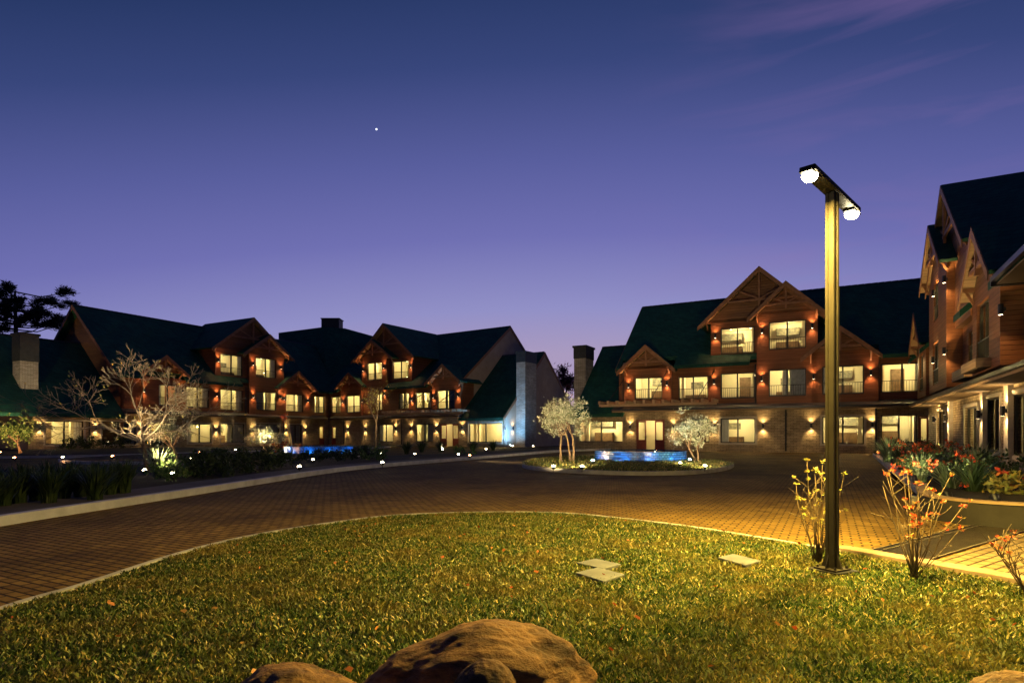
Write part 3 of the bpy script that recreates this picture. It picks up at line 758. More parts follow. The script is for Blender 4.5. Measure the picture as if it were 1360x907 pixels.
NOTCH.clear(); BAYOP.clear(); midop = [x[:4] for x in midw]
for x in midw: window(F, b, *x[:4], **x[4])
tg = TRI(F, (462.5, 494), (444, 516.5), (481, 511), 1.0)
bay(F, b, F.u(452.5, .3), F.u(480, .3), .3, Z1, tg[3]+.4, [W(F, (460, 478, 525, 548), .3)], tg, 1.0)
tr_ = TRI(F, (587, 482.6), (565.7, 507), (613.4, 507), 1.0)
bay(F, b, F.u(574, .3), F.u(612, .3), .3, Z1, tr_[3]+.4, [W(F, (580.5, 604, 518, 543), .3, curtain='darkr')], tr_, 1.0)
ts = TRI(F, (493, 450.3), (469.6, 479.4), (524.7, 474), 1.0)
bay(F, b, F.u(480, .3), F.u(514, .3), .3, ze_M-.1, ts[3]+.4, [W(F, (487.5, 507, 481.5, 504.7), .3, style='top')], ts, 1.0, back=8)
tb_ = TRI(F, (508.3, 429), None, (549, 472), .6)
bay(F, b, F.u(514, -.1)-.15, F.u(547, -.1), -.1, ze_M+.2, tb_[3]+.45, [W(F, (521.5, 543, 479.4, 503), -.1, style='top')], tb_, .6, back=9.5, wback=-.2)
wall_panels(F, b, 0, u_e, 3.2, ze_M, 0, midop+BAYOP, 'siding')
canopy(F, b, 1.0, u_e+.3)
wr_M = -9.2; zr_M = F.hit(678, 433, wr_M)[1]
u_r = F.hit(678, 433, wr_M)[0]
rf = main_roof(F, b, -4.5, u_r, .75, ze_M, wr_M, zr_M, notches=NOTCH)
rake_end(F, rf, u_r, 1, .75, ze_M, wr_M, zr_M)
end_gable_wall(F, b, u_e, 1, .75, ze_M, wr_M, zr_M, 'plaster', inset=.75)
wr2 = -7.5; zr2 = 10.6
rf = main_roof(F, b, u_e+.02, u_we+.0, .75, 3.0, wr2, zr2)
end_gable_wall(F, b, u_we+.05, 1, .75, 3.0, wr2, zr2, 'plaster', inset=.6)
rake_end(F, rf, u_we+.08, 1, .75, 3.0, wr2, zr2)
chimney(F, b, u_we+.06, u_we+1.15, -1.7, -3.9, 0, 8.8, 9.95)
pergola(F, b, F.u(512, 1.5), F.u(613, 1.5), 3.72)
for x0, y0, x1, y1 in ((527, 543, 572, 514), (570, 541, 612, 511)):
    tie_rod(F, b, F.u(x0, 1.9), 3.95, 1.9, F.u(x1, .62), F.hit(x1, y1, .62)[1], .32)
sconces(F, b, [(454.5, 533)], .3, WOODW); sconces(F, b, [(481, 531.5), (575, 526.5), (608, 524.4)], .3, WOODW)
sconces(F, b, [(510, 523), (546, 530)], 0, WOODW); sconces(F, b, [(481.8, 490.8), (509.3, 486.8)], .3, WOODW); sconces(F, b, [(545.3, 486)], -.1, WOODW)
sconces(F, b, [(460.6, 570), (484.5, 570), (525, 569.4), (545, 569), (578.4, 569), (613.4, 568), (671, 569)])
for px_ in (457, 534): downpipe(F, b, F.u(px_), .1, 3.1)
# end wall lamp
ew = Facade(F.pt(u_we+.05, 0, 0)[:2], (-F.N.x, -F.N.y)); wall_lamp(ew, b, ew.u(680.5), 1.95, 0.0)
# corner roof block over the inner corner
cw = P(436, 516, 77.5); tl = P(370, 442, 88); tm1 = P(428, 434.5, 83.5); tm2 = P(458, 436, 83.5); trr = P(496, 446.5, 86)
bk = [P(372, 442, 96)+Vector((0, 0, -1.4)), P(496, 446.5, 96)+Vector((0, 0, -1.4))]
lowl = Vector((tl.x, tl.y, 7)); lowr = Vector((trr.x, trr.y, 7)); 
mb = MB(); vs = [cw, tl, tm1, tm2, trr, bk[0], bk[1], lowl, lowr, Vector((cw.x, cw.y, 6.2))]
mb.add(vs, [(0, 4, 3, 2, 1), (1, 2, 3, 4, 6, 5), (0, 1, 7, 9), (0, 9, 8, 4), (1, 5, 7), (4, 8, 6), (5, 6, 8, 7)])
cr = obj('corner_roof', mb, 'roof', b)
mb = MB(); c0 = P(439, 434, 84.5); mb.box(c0.x-1.25, c0.x+1.25, c0.y-.2, c0.y+1.8, c0.z-1.2, c0.z+1.1); mb.box(c0.x-1.35, c0.x+1.35, c0.y-.3, c0.y+1.9, c0.z+1.1, c0.z+1.2)
obj('roof_vent', mb, 'fascia', cr)
# corner eave board
mb = MB(); mb.box(-1.6, 1.6, -.1, .1, 6.35, 6.6); 

# ================= RIGHT LODGE
right = empty('lodge_building', (25.4, 40.1, 0))
tag(right, 'large three-storey timber lodge filling the right side, with pergola and red entrance doors', 'building', 'timber lodges round the driveway')
F = FC; b = right
u_w = F.u(765); u_m = F.u(822); u_end = F.u(1236)
gw = [W(F, p, 0, **o) for p, o in [((769, 828, 559, 587), dict(style='g', curtain='none', split=.5)), ((914, 942, 557, 587), dict(style='g', curtain='none')),
      ((957, 1003, 555.5, 588), dict(style='g', curtain='l', trim='reveal')), ((1092, 1147.5, 553, 589.5), dict(style='g', curtain='none', trim='reveal')), ((1170, 1218, 551, 588), dict(style='g', curtain='none'))]]
dC = (F.u(845), F.u(882.5), .02, 2.5); dC2 = (F.u(1219.5), F.u(1235), .02, 2.55)
wall_panels(F, b, u_w, u_end, 0, 3.2, 0, [x[:4] for x in gw]+[dC, dC2], 'brick')
for x in gw: window(F, b, *x[:4], **x[4])
door(F, b, *dC, lit=1.5); door(F, b, *dC2)
ze_C = 6.65
midw = [W(F, (901, 940.4, 499.7, 530), 0, curtain='none'), W(F, (957, 1002, 495, 529), 0, curtain='none'), W(F, (1170, 1227.5, 482, 521), 0, curtain='r')]
NOTCH.clear(); BAYOP.clear(); midop = [x[:4] for x in midw]
for x in midw: window(F, b, *x[:4], **x[4])
t_ = TRI(F, (857, 457), (820, 493.7), (897, 488.6), 1.0)
bay(F, b, F.u(829, .3), F.u(892, .3), .3, Z1, t_[3]+.4, [W(F, (843, 879.5, 501, 530), .3, curtain='none')], t_, 1.0, back=5)
t_ = TRI(F, (1116, 432), (1067.5, 476), (1175.6, 467), 1.0)
bay(F, b, F.u(1079, .3), F.u(1167, .3), .3, Z1, t_[3]+.4, [W(F, (1092, 1147.5, 485.5, 523.5), .3, curtain='l')], t_, 1.0, back=5)
t_ = TRI(F, (1043.5, 372.4), (991, 425), (1096, 410), 1.0)
bay(F, b, F.u(1005, .3), F.u(1086, .3), .3, Z1, t_[3]+.4, [W(F, (1021, 1070.6, 490, 526), .3, curtain='darkr'), W(F, (1021, 1070.6, 425.8, 463.5), .3, style='top', curtain='none')], t_, 1.0, back=8)
t_ = TRI(F, (1008, 353), (927, 433), None, .6)
bay(F, b, F.u(944, -.1), F.u(1005, -.1)+.15, -.1, ze_C+.2, t_[3]+.45, [W(F, (957, 1002, 434.8, 469.6), -.1, style='top', curtain='none')], t_, .6, back=8.5, wback=-.2)
wall_panels(F, b, u_m, u_end, 3.2, ze_C, 0, midop+BAYOP, 'siding')
canopy(F, b, u_m-.3, u_end)
wr_C = -6.9; zr_C = 13.1
rf = main_roof(F, b, F.hit(853, 408, wr_C)[0], u_end+7, .75, ze_C, wr_C, zr_C, notches=NOTCH)
rake_end(F, rf, F.hit(853, 408, wr_C)[0], -1, .75, ze_C, wr_C, zr_C)
end_gable_wall(F, b, u_m+.3, -1, .75, ze_C, wr_C, zr_C)
rf = main_roof(F, b, F.hit(800, 461, -6.7)[0], u_m+.6, .75, 3.0, -6.7, F.hit(800, 461, -6.7)[1])
end_gable_wall(F, b, u_w, -1, .75, 3.0, -6.7, 9.4)
chimney(F, b, u_w-1.12, u_w-.02, -2.3, -4.3, 0, 8.1, 9.25)
pergola(F, b, F.u(797, 1.5), F.u(951, 1.5), 3.72)
for x0, x1, y1 in ((808, 828, 505), (864, 889, 487), (926, 948, 491)):
    tie_rod(F, b, F.u(x0, 1.9), 3.95, 1.9, F.u(x1, .32), F.hit(x1, y1, .32)[1], .32 if x1 < 900 else .02)
for px_ in (1043.5, 1163.5): downpipe(F, b, F.u(px_, .1), .1, 3.1, 0)
downpipe(F, b, F.u(1003.5, 0), 3.6, 6.5, 0.0); downpipe(F, b, F.u(1170.5-4, 0), 3.6, 6.5, .0)
sconces(F, b, [(836.7, 567), (894, 566.8), (948.6, 566.5), (1013.5, 565.8), (1077.4, 565), (1158.6, 564.4)])
sconces(F, b, [(834.6, 512), (885.6, 509)], .3, WOODW); sconces(F, b, [(948.2, 506.8)], 0, WOODW)
sconces(F, b, [(1011.7, 502.7), (1080.5, 500), (1156.7, 495)], .3, WOODW)
sconces(F, b, [(950, 446)], -.1, WOODW); sconces(F, b, [(1012, 439.4), (1078.6, 432.6)], .3, WOODW)
# ---- near right wing (R)   u = -t
F = FR
gw = [W(F, p, 0, **o) for p, o in [((1307.5, 1329, 528, 600), dict(style='g', curtain='dark', lit=.4, trim='reveal')), ((1342, 1376, 521, 606), dict(style='g', curtain='dark', lit=.35, trim='reveal')),
      ((1244.5, 1256, 545, 592), dict(style='g', curtain='dark', lit=.4, trim='reveal')), ((1281.5, 1299, 540, 598), dict(style='g', curtain='none', lit=.8, trim='reveal'))]]
wall_panels(F, b, -25.9, 9, 0, 3.2, 0, [x[:4] for x in gw], 'brick', th=.3)
for x in gw: window(F, b, *x[:4], **x[4])
for px_ in (1260, 1303, 1336): mb = MB(); u_ = F.u(px_, .15); mb.box(u_-.28, u_+.28, -.16, -.001, 0, 3.1); obj('pilaster', mb, 'reveal', b, F.M)
midw = [W(F, (1286.5, 1298, 438, 481), 0, curtain='l')]
NOTCH.clear(); BAYOP.clear(); midop = [x[:4] for x in midw]
for x in midw: window(F, b, *x[:4], **x[4])
bay(F, b, -8.8, -4.5, .62, Z1, 6.9, [(-8.05, -6.05, 3.95, 6.15, dict(curtain='l'))], (-6.55, 8.77, 2.5, 6.6), 1.0, back=5)
bay(F, b, -20.4, -14.7, .62, Z1, 9.6, [(-19.1, -17.2, 3.95, 6.15, {}), (-18.8, -17.2, 7.3, 9.3, dict(style='top'))], (-17.5, 12.2, 3.5, 9.5), 1.0, back=8)
bay(F, b, -25.6, -21.8, .62, Z1, 6.9, [(-24.6, -23.0, 3.95, 6.15, {})], (-23.7, 8.8, 2.5, 6.6), 1.0, back=5)
bay(F, b, -14.85, -11.1, .3, 6.3, 9.9, [], (-15.5, 13.5, 5.3, 9.35), .72, back=9, wback=-.2)
wall_panels(F, b, -25.9, 9, 3.2, 6.3, 0, midop+BAYOP, 'siding', th=.3)
canopy(F, b, -25.4, 9, 3.15)
main_roof(F, b, -27, 9, 1.0, 6.2, -6.7, 13.2, notches=NOTCH)
sb = MB(); sb.box(-3.0, 9, -1.0, -.01, 5.88, 5.98); obj('eave_soffit', sb, 'soffit', b, F.M)
gb = MB(); gb.box(-3.1, 9, -1.14, -1.002, 5.98, 6.14); gb.box(-3.1, -2.98, -1.14, -.1, 5.84, 6.14); obj('gutter', gb, 'gutter', b, F.M)
downpipe(F, b, F.u(1342, .1), 3.6, 5.9, 0); downpipe(F, b, F.u(1263, .1), 3.6, 6.2, 0)
for q in ((-13.8, -10.9, -.55, -.002, 3.7, 4.15), (-8.4, -5.7, -1.05, -.622, 3.62, 3.95)): mb = MB(); mb.box(*q); obj('planter_box', mb, 'soffit', b, F.M)
sconces(F, b, [(1239.6, 557), (1255, 555.5), (1299, 550.5)], .15, WARM, 110); sconces(F, b, [(1331.5, 545.6)], .15, WARM, 110)
sconces(F, b, [(1298, 434), (1298, 451)], .1, WOODR, 105); sconces(F, b, [(1329, 411), (1254, 466), (1239, 478), (1254, 371), (1239.5, 389.5)], .62, WOODR, 105)
# link roof over the corner
mb = MB()

# ------------------------------------------------------------------ street lamp
SL = empty('street_lamp', (2.96, 5.5, .03)); tag(SL, 'tall square bronze street lamp with two glowing heads standing on the lawn', 'street lamp')
mb = MB(); px0, py0 = 2.96, 5.5; ang = R(28); ca, sa = math.cos(ang), math.sin(ang)
def rot2(x, y): return (px0+x*ca-y*sa, py0+x*sa+y*ca)
h = .041
prof = [(-h, -h), (-.016, -h), (-.016, -h+.012), (.016, -h+.012), (.016, -h), (h, -h), (h, -.016), (h-.012, -.016), (h-.012, .016), (h, .016), (h, h), (-h, h), (-h, .016), (-h+.012, .016), (-h+.012, -.016), (-h, -.016)]
mb.prism([(*rot2(a, c), 0) for a, c in prof], (0, 0, .05), (0, 0, 3.53)); obj('pole', mb, 'pole', SL)
mb = MB()
for i in range(4):
    q = [(-.052, -.052), (.052, -.052), (.052, .052), (-.052, .052)]; p_, q_ = q[i], q[(i+1) % 4]
mb.prism([(*rot2(a, c), 0) for a, c in ((-.11, -.11), (.11, -.11), (.11, .11), (-.11, .11))], (0, 0, .057), (0, 0, .072))
for a, c in ((-1, -1), (1, -1), (1, 1), (-1, 1)): bx_, by_ = rot2(a*.085, c*.085); mb.cyl(bx_, by_, .072, .095, .011, 6)
for a, c in ((1, 0), (-1, 0), (0, 1), (0, -1)):
    x0_, y0_ = rot2(a*.053, c*.053); x1_, y1_ = rot2(a*.105, c*.105); tx, ty = (-c*.006, a*.006)
    mb.prism([(x0_, y0_, .06), (x1_, y1_, .06), (x0_, y0_, .2)], (tx, ty, 0), (-tx, -ty, 0))
obj('base_plate', mb, 'pole', SL)
mb = MB(); mb.prism([(*rot2(a, c), 0) for a, c in ((-.14, -.14), (.16, -.16), (.15, .14), (-.15, .15))], (0, 0, .02), (0, 0, .056)); obj('footing', mb, 'gutter', SL)
e1 = Vector((2.50, 5.04, 3.58)); e2 = Vector((3.46, 6.02, 3.58)); dd = (e2-e1).normalized(); sd = Vector((-dd.y, dd.x, 0))*.065
mb = MB(); mb.prism([e1-sd, e2-sd, e2+sd, e1+sd], (0, 0, -.045), (0, 0, .0)); arm = obj('arm', mb, 'pole', SL, bevel=.008)
LAMPW = 780
for e, sgn in ((e1, 1), (e2, -1)):
    c = e+dd*.07*sgn
    hb = MB(); hb.prism([c-sd*.8-dd*.11, c-sd*.8+dd*.11, c+sd*.8+dd*.11, c+sd*.8-dd*.11], (0, 0, -.062), (0, 0, -.047)); hd = obj('lamp_head', hb, 'pole', SL)
    lbm = MB()
    ring = []; n = 14
    for j, (rr, zz) in enumerate(((.065, 0), (.06, -.026), (.042, -.047), (.002, -.058))):
        ring.append([c+Vector((rr*math.cos(2*math.pi*k/n), rr*math.sin(2*math.pi*k/n), -.063+zz)) for k in range(n)])
    vs = [p for r_ in ring for p in r_]; fs = [(j*n+k, j*n+(k+1) % n, (j+1)*n+(k+1) % n, (j+1)*n+k) for j in range(3) for k in range(n)]
    lbm.add(vs, fs); obj('lens', lbm, 'lens', hd, smooth=True)
    al = lamp('AREA', 'street_lamp_light', c+Vector((0, 0, -.128)), LAMPW, (1, .68, .13), .0, hd, (0, 0, -1)); al.data.shape = 'DISK'; al.data.size = .12

# ------------------------------------------------------------------ stepping stones, rocks
for pts, lab in (([(765, 746.5), (791, 741), (825, 748.5), (801.5, 754.4)], 'grey stepping slab in the lawn, rear one of the touching pair'),
                 ([(764, 759.7), (794, 752.6), (830, 762), (801.5, 771.5)], 'grey stepping slab in the lawn, front one of the touching pair'),
                 ([(953.5, 739.7), (973.5, 734.7), (1011, 744), (989.7, 750)], 'single grey stepping slab in the lawn, near the street lamp')):
    g = [G(*p, .07) for p in pts]; mb = MB(); mb.prism([(p.x, p.y, 0) for p in g][::-1], (0, 0, .02), (0, 0, .07))
    tag(obj('stepping_stone', mb, 'stone', bevel=.006), lab, 'paving slab', 'grey slabs set in the lawn')
SLABS = [[G(*p, .05) for p in q] for q in ([(765, 746.5), (791, 741), (825, 748.5), (801.5, 754.4)], [(764, 759.7), (794, 752.6), (830, 762), (801.5, 771.5)], [(953.5, 739.7), (973.5, 734.7), (1011, 744), (989.7, 750)])]
from mathutils import noise as mn
def rock(cx, cy, rx, ry, h, seed, skew, label, peak=0.0, rz=0.0, amp=.8):
    n, m_ = 150, 70; vs = []; fs = []
    off = Vector((seed*7.1, seed*3.3, seed*1.7))
    for j in range(m_+1):
        ph = math.pi*.5*j/m_
        for i in range(n):
            th = 2*math.pi*i/n
            x = math.cos(th)*math.cos(ph); y = math.sin(th)*math.cos(ph); z = math.sin(ph)
            d_ = Vector((x, y, z)); k = 1+amp*(.16*mn.noise(d_*1.3+off)+.08*mn.noise(d_*3+off)+.03*mn.noise(d_*9+off))
            ridge = .03*amp*abs(mn.noise(Vector((d_.x*2+d_.z*4, d_.y*3, d_.z*5))+off)); k -= ridge
            X, Y, Z = d_.x*rx*k, d_.y*ry*k, (abs(d_.z)**.75)*h*k
            xx = max(0, -(X/rx)); Z *= 1-skew*.85*xx*xx/(xx+.35); X += peak*Z
            c_, s_ = math.cos(rz), math.sin(rz)
            q_ = Vector((X*5, Y*5, Z*9))+off; Z += amp*(.006*mn.noise(q_)+.012*mn.noise(q_*.35))
            vs.append((cx+X*c_-Y*s_, cy+X*s_+Y*c_, max(Z, 0)+.0))
    for j in range(m_):
        for i in range(n): fs.append((j*n+i, j*n+(i+1) % n, (j+1)*n+(i+1) % n, (j+1)*n+i))
    mb = MB(); mb.add(vs, fs); o = obj('boulder', mb, 'rock', smooth=True)
    return tag(o, label, 'boulder', 'boulders at the front of the lawn')
rock(-.20, 2.92, .58, .33, .385, 3, .7, 'largest ochre boulder at the bottom centre of the lawn', .12)
rock(-.93, 2.46, .36, .30, .33, 5, .2, 'low reddish boulder left of the largest boulder')
rock(-.10, 2.12, .19, .17, .50, 21, .05, 'small rounded ochre boulder in front of the largest boulder', amp=.3)
rock(2.15, 2.35, .36, .30, .37, 11, .2, 'boulder cut off by the right bottom corner of the view')

# ------------------------------------------------------------------ vegetation helpers
def leaf(mb, p, d, up, L, Wd):
    d = d.normalized(); s = d.cross(up)
    if s.length < 1e-4: s = d.cross(Vector((1, 0, 0)))
    s = s.normalized()*Wd/2
    mb.v += [tuple(p), tuple(p+d*L*.5+s), tuple(p+d*L), tuple(p+d*L*.5-s)]; b_ = len(mb.v)-4
    mb.f.append((b_, b_+1, b_+2, b_+3)); mb.m.append(0)
def rv(r): return Vector((r.gauss(0, 1), r.gauss(0, 1), r.gauss(0, 1))).normalized()
def branch(mb, p, d, L, r0, depth, r, tips, spread=.6, up=.15, segs=4, kids=3, shrink=.68, sides=6, minr=.004, wob=.13):
    pts = [p.copy()]; rad = [r0]; d = d.normalized(); nodes = []
    for i in range(segs):
        d = (d+rv(r)*wob+Vector((0, 0, up*.35))).normalized(); p = p+d*(L/segs)
        pts.append(p.copy()); rad.append(max(minr, r0*(1-.5*(i+1)/segs))); nodes.append((p.copy(), d.copy(), rad[-1]))
    mb.tube(pts, rad, sides if r0 > .02 else 4, cap=False)
    if depth == 0: tips.append((pts, d)); return
    for k in range(kids):
        q, dq, rq = nodes[-1] if k < 2 else nodes[r.randrange(max(1, segs//2), segs)]
        nd = (dq+rv(r)*spread+Vector((0, 0, up))).normalized()
        branch(mb, q, nd, L*shrink*r.uniform(.75, 1.15), max(minr, rq*.8), depth-1, r, tips, spread, up, max(2, segs-1), kids, shrink, sides, minr, wob)
def tree(name, base, label, cat, trunks, crown, leafm, nleaf, lsize, seed, barkm='bark', depth=3, L=.8, r0=.05, trunkh=.8, spread=.7, up=.2, kids=3, minr=.006, clump=.25, group=None):
    """crown = (cx, cy, cz, rx, ry, rz) relative to base"""
    r = random.Random(seed); root = empty(name, base); tag(root, label, cat, group)
    B = Vector(base); tb = MB(); bb = MB(); tips = []
    for (dx, dy, lean, ln) in trunks:
        p = B+Vector((dx, dy, -.05)); d_ = Vector((lean[0], lean[1], 1)).normalized(); pts = [p]; rad = [r0*1.25]
        for i in range(5):
            d_ = (d_+rv(r)*.13).normalized(); p = p+d_*trunkh*ln/5; pts.append(p); rad.append(r0*(1.1-.07*i))
        tb.tube(pts, rad, 8)
        for k in range(kids):
            branch(bb, p, d_+rv(r)*spread, L, r0*.7, depth-1, r, tips, spread, up, 4, kids, minr=minr)
    obj('trunk', tb, barkm, root, smooth=True); obj('branches', bb, barkm if not leafm else barkm, root, smooth=True)
    if leafm:
        lm = MB(); cx, cy, cz, rx, ry, rz = crown; C0 = B+Vector((cx, cy, cz))
        cl_ = [C0+Vector((x.x*rx, x.y*ry, x.z*rz))*r.uniform(.15, 1.12)**.6 for x in [rv(r) for _ in range(int(nleaf/95))]]
        cl_ += [t_[0][-1] for t_ in tips if True][:int(nleaf/50)]
        for i in range(nleaf):
            c = r.choice(cl_); p = c+rv(r)*abs(r.gauss(0, clump)); q = p-C0
            if (q.x/rx)**2+(q.y/ry)**2+(q.z/rz)**2 > 1.9: continue
            leaf(lm, p, rv(r)+Vector((0, 0, .5)), rv(r), lsize*r.uniform(.7, 1.3), lsize*r.uniform(.25, .4))
        obj('crown', lm, leafm, root)
    return root
def ground_spot(p, label, power=60, color=(1, .74, .38), glow='spotglow', aim=(0, 0, 1), angle=110, tilt=(0, -.35), group='ground spotlights in the garden beds', recessed=False):
    root = empty('ground_spotlight', p); tag(root, label, 'spotlight', group)
    p = Vector(p); mb = MB(); mb.cyl(p.x, p.y, p.z-.03, p.z+.06, .012, 6)
    d = Vector((tilt[0], tilt[1], 1)).normalized(); a = p+Vector((0, 0, .06)); e = a+d*.11
    mb.tube([a, a+d*.02, e], [.035, .06, .065], 12); obj('housing', mb, 'iron', root, smooth=False)
    if recessed:
        mb2 = MB(); mb2.tube([e+d*.001, e+d*.07], [.065, .07], 12, cap=False); obj('hood', mb2, 'iron', root); lamp('SPOT', 'spot_light', e+d*.02, power, color, .02, root, aim, angle, .8); return root
    lb_ = MB(); lb_.tube([e+d*.001, e+d*.012, e+d*.03], [.058, .05, .02], 12); obj('lens', lb_, glow, root)
    lamp('SPOT', 'spot_light', e+d*.06, power, color, .04, root, aim, angle, .8)
    return root

# trees
uA = Vector((.473, .881, 0))
# big bare tree on the left bed
bt = empty('bare_tree', (-11.6, 18.9, .1)); tag(bt, 'wide leafless tree with pale twisted branches in the left garden bed', 'tree')
r = random.Random(5); tb = MB(); bb = MB(); tips = []
B0 = Vector((-11.6, 18.9, .05)); top = Vector((-11.75, 18.9, 1.15))
tb.tube([B0, B0+Vector((-.03, 0, .4)), B0+Vector((-.08, 0, .8)), top], [.085, .07, .062, .058], 10)
obj('trunk', tb, 'bark', bt, smooth=True)
for (dx, dy, dz, L_, r_) in ((-1, .1, .34, 1.35, .036), (-.8, -.2, .62, 1.3, .04), (-.45, .2, .8, 1.1, .03), (.1, .3, 1.0, .95, .042), (.7, -.1, .6, 1.15, .036), (1.0, .2, .22, 1.25, .03), (.3, -.5, .7, .8, .03), (-.4, .7, .6, .9, .03)):
    branch(bb, top+Vector((dx*.05, dy*.05, r.uniform(-.25, .1))), Vector((dx, dy, dz)), L_, r_, 5, r, tips, .62, .0, 4, 3, .68, 6, .0042, .28)
obj('branches', bb, 'greytwig', bt, smooth=True)
lm = MB()
for t_ in r.sample(tips, 160): leaf(lm, t_[0][-1], rv(r), rv(r), .09, .05)
obj('leaves', lm, 'yellowleaf', bt)
tree('bare_tree', (-8.4, 36.4, .1), 'slender upright tree with thin sparse crown before the middle wing', 'tree', [(0, 0, (0, 0), 1)], (0, 0, 3.5, 1.2, 1.2, 1.2), 'yellowleaf', 420, .09, 21, 'twig', 4, .95, .06, 2.0, .75, .12, 3, .01, .5)
tree('sapling', (-9.3, 25.2, .1), 'thin leaning sapling with a few red leaves in front of the left fountain', 'tree', [(0, 0, (-.12, 0), 1)], (-.2, 0, 1.75, .3, .3, .35), 'redleaf', 90, .1, 22, 'twig', 2, .3, .022, 1.5, .6, .2, 2, .006, .12)
# olives
tree('olive_tree', tuple(G(752, 613, .11)), 'bushy silvery multi-trunk olive tree on the left end of the round island', 'tree', [(-.2, 0, (-.18, 0), 1), (.15, -.3, (.05, 0), 1.1), (.3, .1, (.28, .1), 1.1)], (.05, 0, 1.95, 1.22, 1.1, .95), 'olive', 5200, .13, 31, 'bark', 3, .55, .05, 1.15, .8, .25, 3, .008, .17, 'olive trees')
tree('olive_tree', (8.15, 26.3, .1), 'slanting silvery olive tree on the right end of the round island', 'tree', [(0, 0, (-.35, 0), .8), (.1, .1, (.1, 0), .8)], (-.3, 0, 1.55, .98, .9, .92), 'olive', 3200, .12, 33, 'bark', 3, .5, .04, 1.0, .8, .25, 3, .008, .16, 'olive trees')
tree('olive_tree', (-16.4, 29.0, .1), 'small round olive tree behind the bare tree on the left', 'tree', [(0, 0, (.1, 0), 1), (.1, 0, (-.2, 0), .9)], (0, 0, 1.6, .82, .8, .85), 'olive', 2600, .11, 35, 'bark', 3, .45, .045, .8, .8, .25, 3, .008, .15, 'olive trees')
tree('olive_tree', (-15.0, 36.5, .1), 'low spreading olive tree left of the left fountain', 'tree', [(0, 0, (-.5, 0), .8), (.1, 0, (.5, 0), .8)], (-.1, 0, 1.25, 1.15, .9, .8), 'olive', 2600, .12, 36, 'bark', 3, .45, .045, .7, .9, .2, 3, .008, .16, 'olive trees')
tree('round_shrub', (-31.5, 38, .1), 'tall broad-leaved shrub at the far left edge before the low wing', 'shrub', [(0, 0, (.1, 0), 1), (.2, 0, (-.3, 0), 1)], (0, 0, 1.6, 1.35, 1.2, 1.1), 'broad', 2600, .2, 37, 'bark', 3, .5, .05, .7, .8, .2, 3, .01, .25)
# dark tree between the buildings
tree('dark_tree', (6.4, 80, 0), 'dark tree with painted pink glow in the gap between the two lodges', 'tree', [(0, 0, (.05, 0), 1)], (.0, 0, 7.2, 1.9, 2, 3.0), 'pinklit', 2600, .42, 41, 'darkbark', 4, 2.2, .2, 4.2, .6, .3, 3, .03, .5)
# araucaria behind the left wing
def araucaria(base, h, rx, label, seed):
    r = random.Random(seed); root = empty('pine_tree', base); tag(root, label, 'tree')
    B = Vector(base); tb = MB(); tb.tube([B, B+Vector((.2, 0, h*.5)), B+Vector((0, 0, h*.97))], [.45, .35, .12], 10); obj('trunk', tb, 'darkbark', root, smooth=True)
    bb = MB(); nm = MB()
    for k in range(34):
        a = r.uniform(0, 2*math.pi); z0 = h*r.uniform(.70, .97); L = rx*r.uniform(.45, 1.0); tp = B+Vector((math.cos(a)*L, math.sin(a)*L, min(h, z0+L*.28)))
        p0 = B+Vector((0, 0, z0)); mid = (p0+tp)/2+Vector((0, 0, -.12*L)); bb.tube([p0, mid, tp], [.10, .07, .03], 5)
        for q in range(r.randint(3, 5)):
            c = tp+Vector((r.gauss(0, .5), r.gauss(0, .5), r.gauss(0, .22)))
            bb.tube([mid*.3+tp*.7, c], [.04, .02], 4)
            for j in range(170):
                d_ = rv(r); d_.z = abs(d_.z)*.6; leaf(nm, c+rv(r)*r.uniform(0, .62), d_, rv(r), r.uniform(.35, .6), .09)
    obj('branches', bb, 'darkbark', root); obj('crown', nm, 'needle', root)
araucaria((-63.5, 76, 0), 20.2, 5.2, 'dark umbrella-crowned pine rising behind the far left roof', 3)

# strap plants
def strap_plant(base, h, n, label, m='strap', name='strappy_plant', cat='plant', group=None, wd=.035, seed=0, flowers=None, spread=.55):
    r = random.Random(seed); mb = MB(); B = Vector(base)
    for i in range(n):
        a = r.uniform(0, 2*math.pi); s = spread*r.uniform(.2, 1.3); hh = h*r.uniform(.6, 1.08); w_ = wd*r.uniform(.7, 1.2)
        d_ = Vector((math.cos(a), math.sin(a), 0)); sd_ = Vector((-d_.y, d_.x, 0)); o_ = B+d_*r.uniform(0, .12*h)+sd_*r.gauss(0, .05*h)
        b_ = len(mb.v); K = 5
        for k in range(K+1):
            t = k/K; x = s*h*(t**1.8); z = hh*(t-.22*s*t**3)
            ww = w_*(1-t**2.2)*.5+.001
            mb.v += [tuple(o_+d_*x+sd_*ww+Vector((0, 0, z))), tuple(o_+d_*x-sd_*ww+Vector((0, 0, z)))]
        for k in range(K): mb.f.append((b_+2*k, b_+2*k+1, b_+2*k+3, b_+2*k+2)); mb.m.append(0)
    o = obj(name, mb, m, origin=tuple(base)); tag(o, label, cat, group)
    if flowers:
        for k in range(flowers):
            fm = MB(); a = r.uniform(0, 6.28); c = B+Vector((math.cos(a)*h*.35, math.sin(a)*h*.35, h*r.uniform(.7, 1.05)))
            for j in range(16): leaf(fm, c+rv(r)*.05, rv(r), rv(r), .07, .035)
            obj('flower', fm, 'redleaf', o)
    return o
words = ['first', 'second', 'third', 'fourth', 'fifth', 'sixth', 'seventh', 'eighth', 'ninth', 'tenth', 'eleventh', 'twelfth', 'thirteenth', 'fourteenth', 'fifteenth', 'sixteenth']
